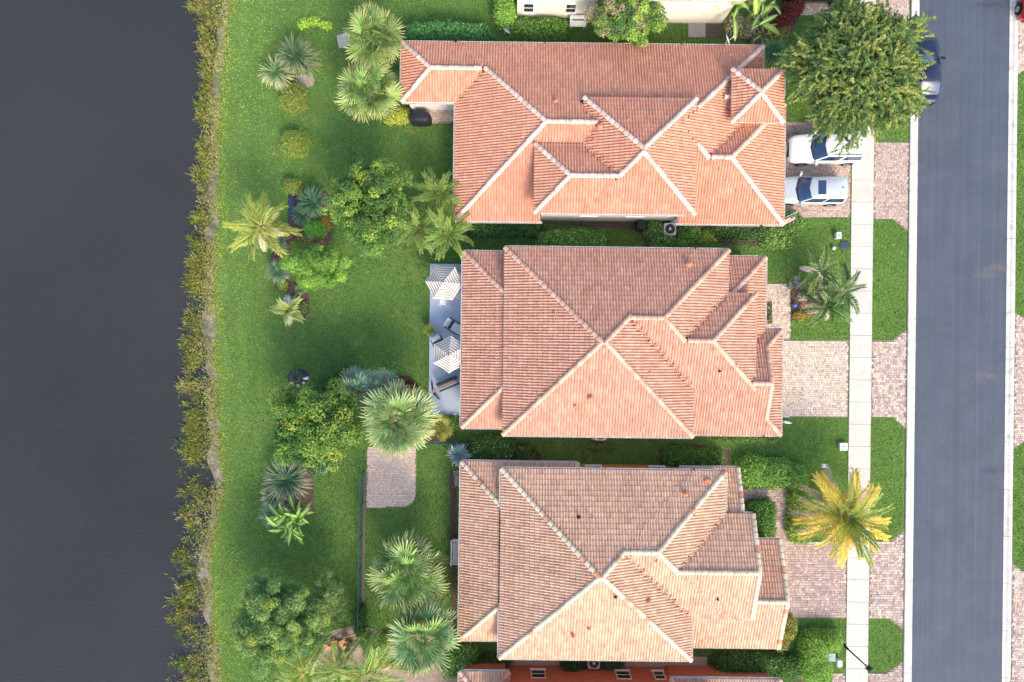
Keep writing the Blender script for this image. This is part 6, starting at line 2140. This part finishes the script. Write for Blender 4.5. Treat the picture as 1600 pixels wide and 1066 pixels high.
# flag on a slanted pole by the garage
b0 = P(1226, 347, 1.6)
root = thing('flag', 'striped flag on a slanted pole at the top garage corner', 'flag', (b0[0], b0[1], 0))
tipf = P(1247, 334, 2.0)
MB().tube([P(1217, 345, 1.5), P(1246, 331, 2.2)], .015, 6).build('pole', M_WHITE, root)
A, B2 = P(1225, 344.5, 1.75), P(1245, 334, 2.15)
along = B2 - A
drop = np.array((-.22, .10, -.62)) * .95
drop = (P(1233, 348, 1.25) - P(1237, 338, 1.9))
nst = 13
red, whi, blu = mat_noise('flag_red', c8(176, 34, 46), c8(190, 46, 56), 4, .9, 0), M_CANVAS[0], mat_noise('flag_blue', c8(38, 46, 92), c8(48, 56, 104), 4, .9, 0)
V, F, mi = [], [], []
def fpnt(s, t):
    return A + along * s + drop * t + np.array((0, 0, .05)) * math.sin(s * 9 + t * 3) + np.array((.03, .02, 0)) * math.sin(s * 7)
for k in range(nst):
    for j in range(10):
        s0_, s1_ = j / 10, (j + 1) / 10
        t0_, t1_ = k / nst, (k + 1) / nst
        i = len(V)
        V += [fpnt(1 - s0_, t0_), fpnt(1 - s1_, t0_), fpnt(1 - s1_, t1_), fpnt(1 - s0_, t1_)]
        F.append((i, i + 1, i + 2, i + 3))
        mi.append(2 if (j < 4 and k < 7) else (0 if k % 2 == 0 else 1))
cl = mk('cloth', V, F, [red, whi, blu], root, None, mi)
md = cl.modifiers.new('thickness', 'SOLIDIFY'); md.thickness = .004
V, F = [], []
for r in range(9):
    for q in range(6 if r % 2 == 0 else 5):
        s_ = 1 - (.035 + (q + (.5 if r % 2 else 0)) * .066); t_ = (.4 + r * .8) * .5 / nst * 1.75
        if t_ > .52: continue
        c0 = fpnt(s_, t_); nn = unit(np.cross(along, drop)); nn = nn if nn[2] > 0 else -nn
        ea, eb = unit(along) * .012, unit(drop) * .012
        i = len(V)
        V += [c0 + nn * .006 - ea, c0 + nn * .006 - eb, c0 + nn * .006 + ea, c0 + nn * .006 + eb]
        F.append((i, i + 1, i + 2, i + 3))
o = mk('stars', V, F, M_WPOT, root); o['kind'] = 'stuff'

# utility boxes and lids
def ubox(name, label, u, v, w, d, h, mat, cat, group='utility boxes by the sidewalk', lid=True):
    p = P(u, v, h)
    root = thing(name, label, cat, (p[0], p[1], 0), group)
    MB().cbox(-w / 2, w / 2, -d / 2, d / 2, 0, h, .02).build('case', mat, root, local=True)
    if lid:
        MB().cbox(-w / 2 - .02, w / 2 + .02, -d / 2 - .02, d / 2 + .02, h + .002, h + .05, .015).build('lid', mat, root, local=True)
        MB().lathe(0, 0, [(.06, h + .05), (.06, h + .062), (.03, h + .065)], 10).build('lock', M_GREY, root, local=True)
    return root
M_PALEB = mat_noise('pale_box', c8(206, 222, 214), c8(220, 232, 226), 4, .5, .1)
ubox('utility_box', 'pale green utility box on the lawn below the flag driveway', 1310.5, 368, .30, .42, .35, M_PALEB, 'utility box')
ubox('utility_box', 'white square utility box at the lawn corner by the sidewalk', 1318, 698, .48, .48, .25, M_WPOT, 'utility box')
ubox('utility_box', 'grey square transformer box inside the lumpy hedge', 1298, 1027, .58, .52, .6, mat_noise('grey_box', c8(150, 158, 158), c8(166, 174, 174), 4, .5, .1), 'utility box')
ubox('utility_box', 'small white utility box right of the transformer box', 1312, 1037, .28, .42, .4, M_PALEB, 'utility box')
p = P(1319, 383)
mb = MB().lathe(p[0], p[1], [(.32, 0), (.32, .05), (.28, .06), (.05, .065)], 24, 0, 3, 1, .8).build('meter_lid', mat_noise('lid_blue', c8(52, 60, 84), c8(66, 74, 98), 5, .7, .3))
tag(mb, 'dark blue meter lid flush in the lawn by the sidewalk', 'meter lid')
# small yard sign box on a post
p = P(1288.5, 728, .75)
root = thing('yard_sign', 'small white box sign on a post above the bottom driveway', 'sign', (p[0], p[1], 0))
MB().box(-.025, .025, -.025, .025, 0, .62).build('post', M_WHITE, root, local=True)
MB().cbox(-.19, .19, -.12, .12, .62, .82, .03).build('box', M_WPOT, root, local=True)
MB().cbox(.06, .16, -.06, .06, .822, .85, .01).build('cap', M_GREY, root, local=True)
p = P(1274, 362)
rock('small pale statue at the edge of the top gap hedge', 1173.5, 368, .14, .5, 44, M_ROCK, None, 'statue', 'garden_statue')
# windsock-like ornament at the garage corner of the middle house
p = P(1232, 661, .4)
root = thing('garden_ornament', 'white and orange ornament lying beside the middle driveway', 'ornament', (p[0], p[1], 0), None, (0, 0, math.radians(-6)))
MB().tube([(-.32, 0, .06), (-.1, .03, .12), (.12, 0, .10), (.40, -.02, .05)], [.04, .11, .09, .02], 10).build('body', M_WPOT, root, True, local=True)
MB().lathe(-.3, .04, [(.05, .03), (.09, .10), (.05, .18)], 10).build('head', mat_noise('orange_glaze', c8(196, 110, 60), c8(210, 130, 76), 5, .5, 0), root, True, local=True)

# street lamp
p = P(1319, 1009)
root = thing('street_lamp', 'black street lamp beside the sidewalk at the bottom edge', 'street lamp', (p[0], p[1], 0))
MB().lathe(0, 0, [(.13, 0), (.13, .08), (.09, .14), (.08, .55), (.055, .62)], 14).build('base', M_DARK, root, True, local=True)
MB().tube([(0, 0, .6), (0, 0, 1.6), (0, 0, 2.95)], [.055, .05, .042], 10).build('pole', M_DARK, root, True, local=True)
MB().lathe(0, 0, [(.09, 2.95), (.15, 3.0), (.15, 3.03)], 4).build('bracket', M_DARK, root, local=True)
MB().lathe(0, 0, [(.12, 3.032), (.16, 3.28)], 4).build('lantern_glass', mat_noise('frosted', c8(220, 220, 214), c8(232, 232, 226), 4, .3, 0), root, local=True)
MB().lathe(0, 0, [(.26, 3.285), (.26, 3.31), (.10, 3.42), (.03, 3.50)], 4).build('lantern_cap', M_DARK, root, local=True)

# chain-link fences
M_FENCE = mat_noise('green_wire', c8(52, 88, 84), c8(66, 104, 100), 6, .5, .1)
def fence(label, pts, h=1.2, bay=2.4, wire=.10):
    p0, p1 = P(*pts[0]), P(*pts[1])
    root = thing('wire_fence', label, 'fence', p0, 'wire fences of the bottom garden')
    d = p1 - p0
    L = np.linalg.norm(d)
    d /= L
    n = max(1, int(round(L / bay)))
    for k in range(n + 1):
        q = p0 + d * L * k / n
        MB().tube([q - (0, 0, .05), q + (0, 0, h + .04)], .032, 8).build('post', M_FENCE, root)
    for k in range(n):
        a, b = p0 + d * L * k / n, p0 + d * L * (k + 1) / n
        MB().tube([a + (0, 0, h), b + (0, 0, h)], .024, 8).build('top_rail', M_FENCE, root)
        mb = MB()
        l = np.linalg.norm(b - a)
        m = int((l + h) / wire)
        for j in range(m):
            t = j * wire
            for sgn in (1, -1):
                t0, t1 = t - h, t
                c0, c1 = max(t0, 0), min(t1, l)
                if c1 <= c0: continue
                z0, z1 = c0 - t0, c1 - t0
                if sgn < 0: z0, z1 = h - z0, h - z1
                mb.obox(a + d * c0 + (0, 0, z0 + .01), a + d * c1 + (0, 0, z1 + .01), .006, .006)
        o = mb.build('wire_mesh', M_FENCE, root)
        o['kind'] = 'stuff'
fence('long green wire fence running down from the paver patio', ((569, 735), (564, 985)))
fence('short wire fence from the huge fan palm to the agave', ((655, 692), (738, 690)), .95)

# white bench at the bottom veranda
def slat_bench(label, u, v, ang, L=1.7, mat=M_WHITE, cat='bench', name='garden_bench', group=None):
    p = P(u, v, .45)
    root = thing(name, label, cat, (p[0], p[1], 0), group, (0, 0, ang))
    for k in range(5): MB().cbox(-L / 2, L / 2, -.2 + .085 * k, -.13 + .085 * k, .42, .45, .006).build('seat_slat', mat, root, local=True)
    for k in range(4): MB().cbox(-L / 2, L / 2, .26 + .02 * k, .285 + .02 * k, .52 + .1 * k, .60 + .1 * k, .006).build('back_slat', mat, root, local=True)
    for s in (-1, 1):
        for y in (-.17, .22): MB().box(s * (L / 2 - .12) - .03, s * (L / 2 - .12) + .03, y - .03, y + .03, 0, .418).build('leg', mat, root, local=True)
        MB().obox((s * (L / 2 - .12), .24, .45), (s * (L / 2 - .12), .36, .94), .05, .05).build('back_post', mat, root, local=True)
        MB().obox((s * (L / 2 - .04), -.2, .64), (s * (L / 2 - .04), .3, .64), .06, .04).build('armrest', mat, root, local=True)
    return root
slat_bench('white slatted bench against the bottom house veranda', 713, 862, math.pi / 2)
slat_bench('white lattice bench against the cream house wall', 903, 37, 0, 1.1)
p = P(795, 47, .4)
root = thing('garden_chair', 'white folding chair standing at the hedge of the cream house', 'chair', (p[0], p[1], 0), None, (0, 0, math.radians(60)))
for k in range(5): MB().cbox(-.22 + .09 * k, -.15 + .09 * k, -.2, .2, .40, .42, .005).build('seat_slat', M_WHITE, root, local=True)
for s in (-1, 1):
    MB().obox((-.26, s * .22, 0), (.24, s * .22, .44), .03, .04).build('leg', M_WHITE, root, local=True)
    MB().obox((.26, s * .22, 0), (-.30, s * .22, .86), .03, .04).build('leg', M_WHITE, root, local=True)
for k in range(3): MB().obox((-.15 - .07 * k, -.22, .58 + .11 * k), (-.15 - .07 * k, .22, .58 + .11 * k), .02, .07).build('back_slat', M_WHITE, root, local=True)
# green hose loops by the fan palm
p = P(700, 868)
mb = MB().tube([P(700 + 9 * math.cos(t) * (1 + .2 * math.sin(3 * t)) + t * .5, 868 + 12 * math.sin(t * .93), .04 + .006 * t) for t in np.linspace(0, 12, 60)], .018, 6).build('garden_hose', mat_noise('hose', c8(56, 120, 96), c8(70, 134, 108), 5, .5, 0))
tag(mb, 'green garden hose loops beside the upper green fan palm', 'hose')
# log pile
rngl = np.random.default_rng(13)
for k in range(11):
    q = P(525 + rngl.uniform(-20, 24), 998 + rngl.uniform(-9, 12))
    a = rngl.uniform(-.5, .9)
    l = rngl.uniform(.25, .5)
    r = rngl.uniform(.05, .1)
    z = .06 + r + .13 * (k % 3)
    dd = np.array((math.cos(a), math.sin(a), 0)) * l
    mb = MB().tube([-dd, dd * .2 + (0, 0, .03), dd], [r, r * 1.1, r * .9], 8).build('log', [mat_noise('cut_wood', c8(170, 128, 84), c8(206, 166, 116), 7, .9, .6)] if k == 0 else bpy.data.materials['cut_wood'])
    mb.location = (q[0], q[1], z)
    tag(mb, 'cut palm log in the heap beside the bottom coconut palms', 'log', 'cut logs heaped by the bottom palms')
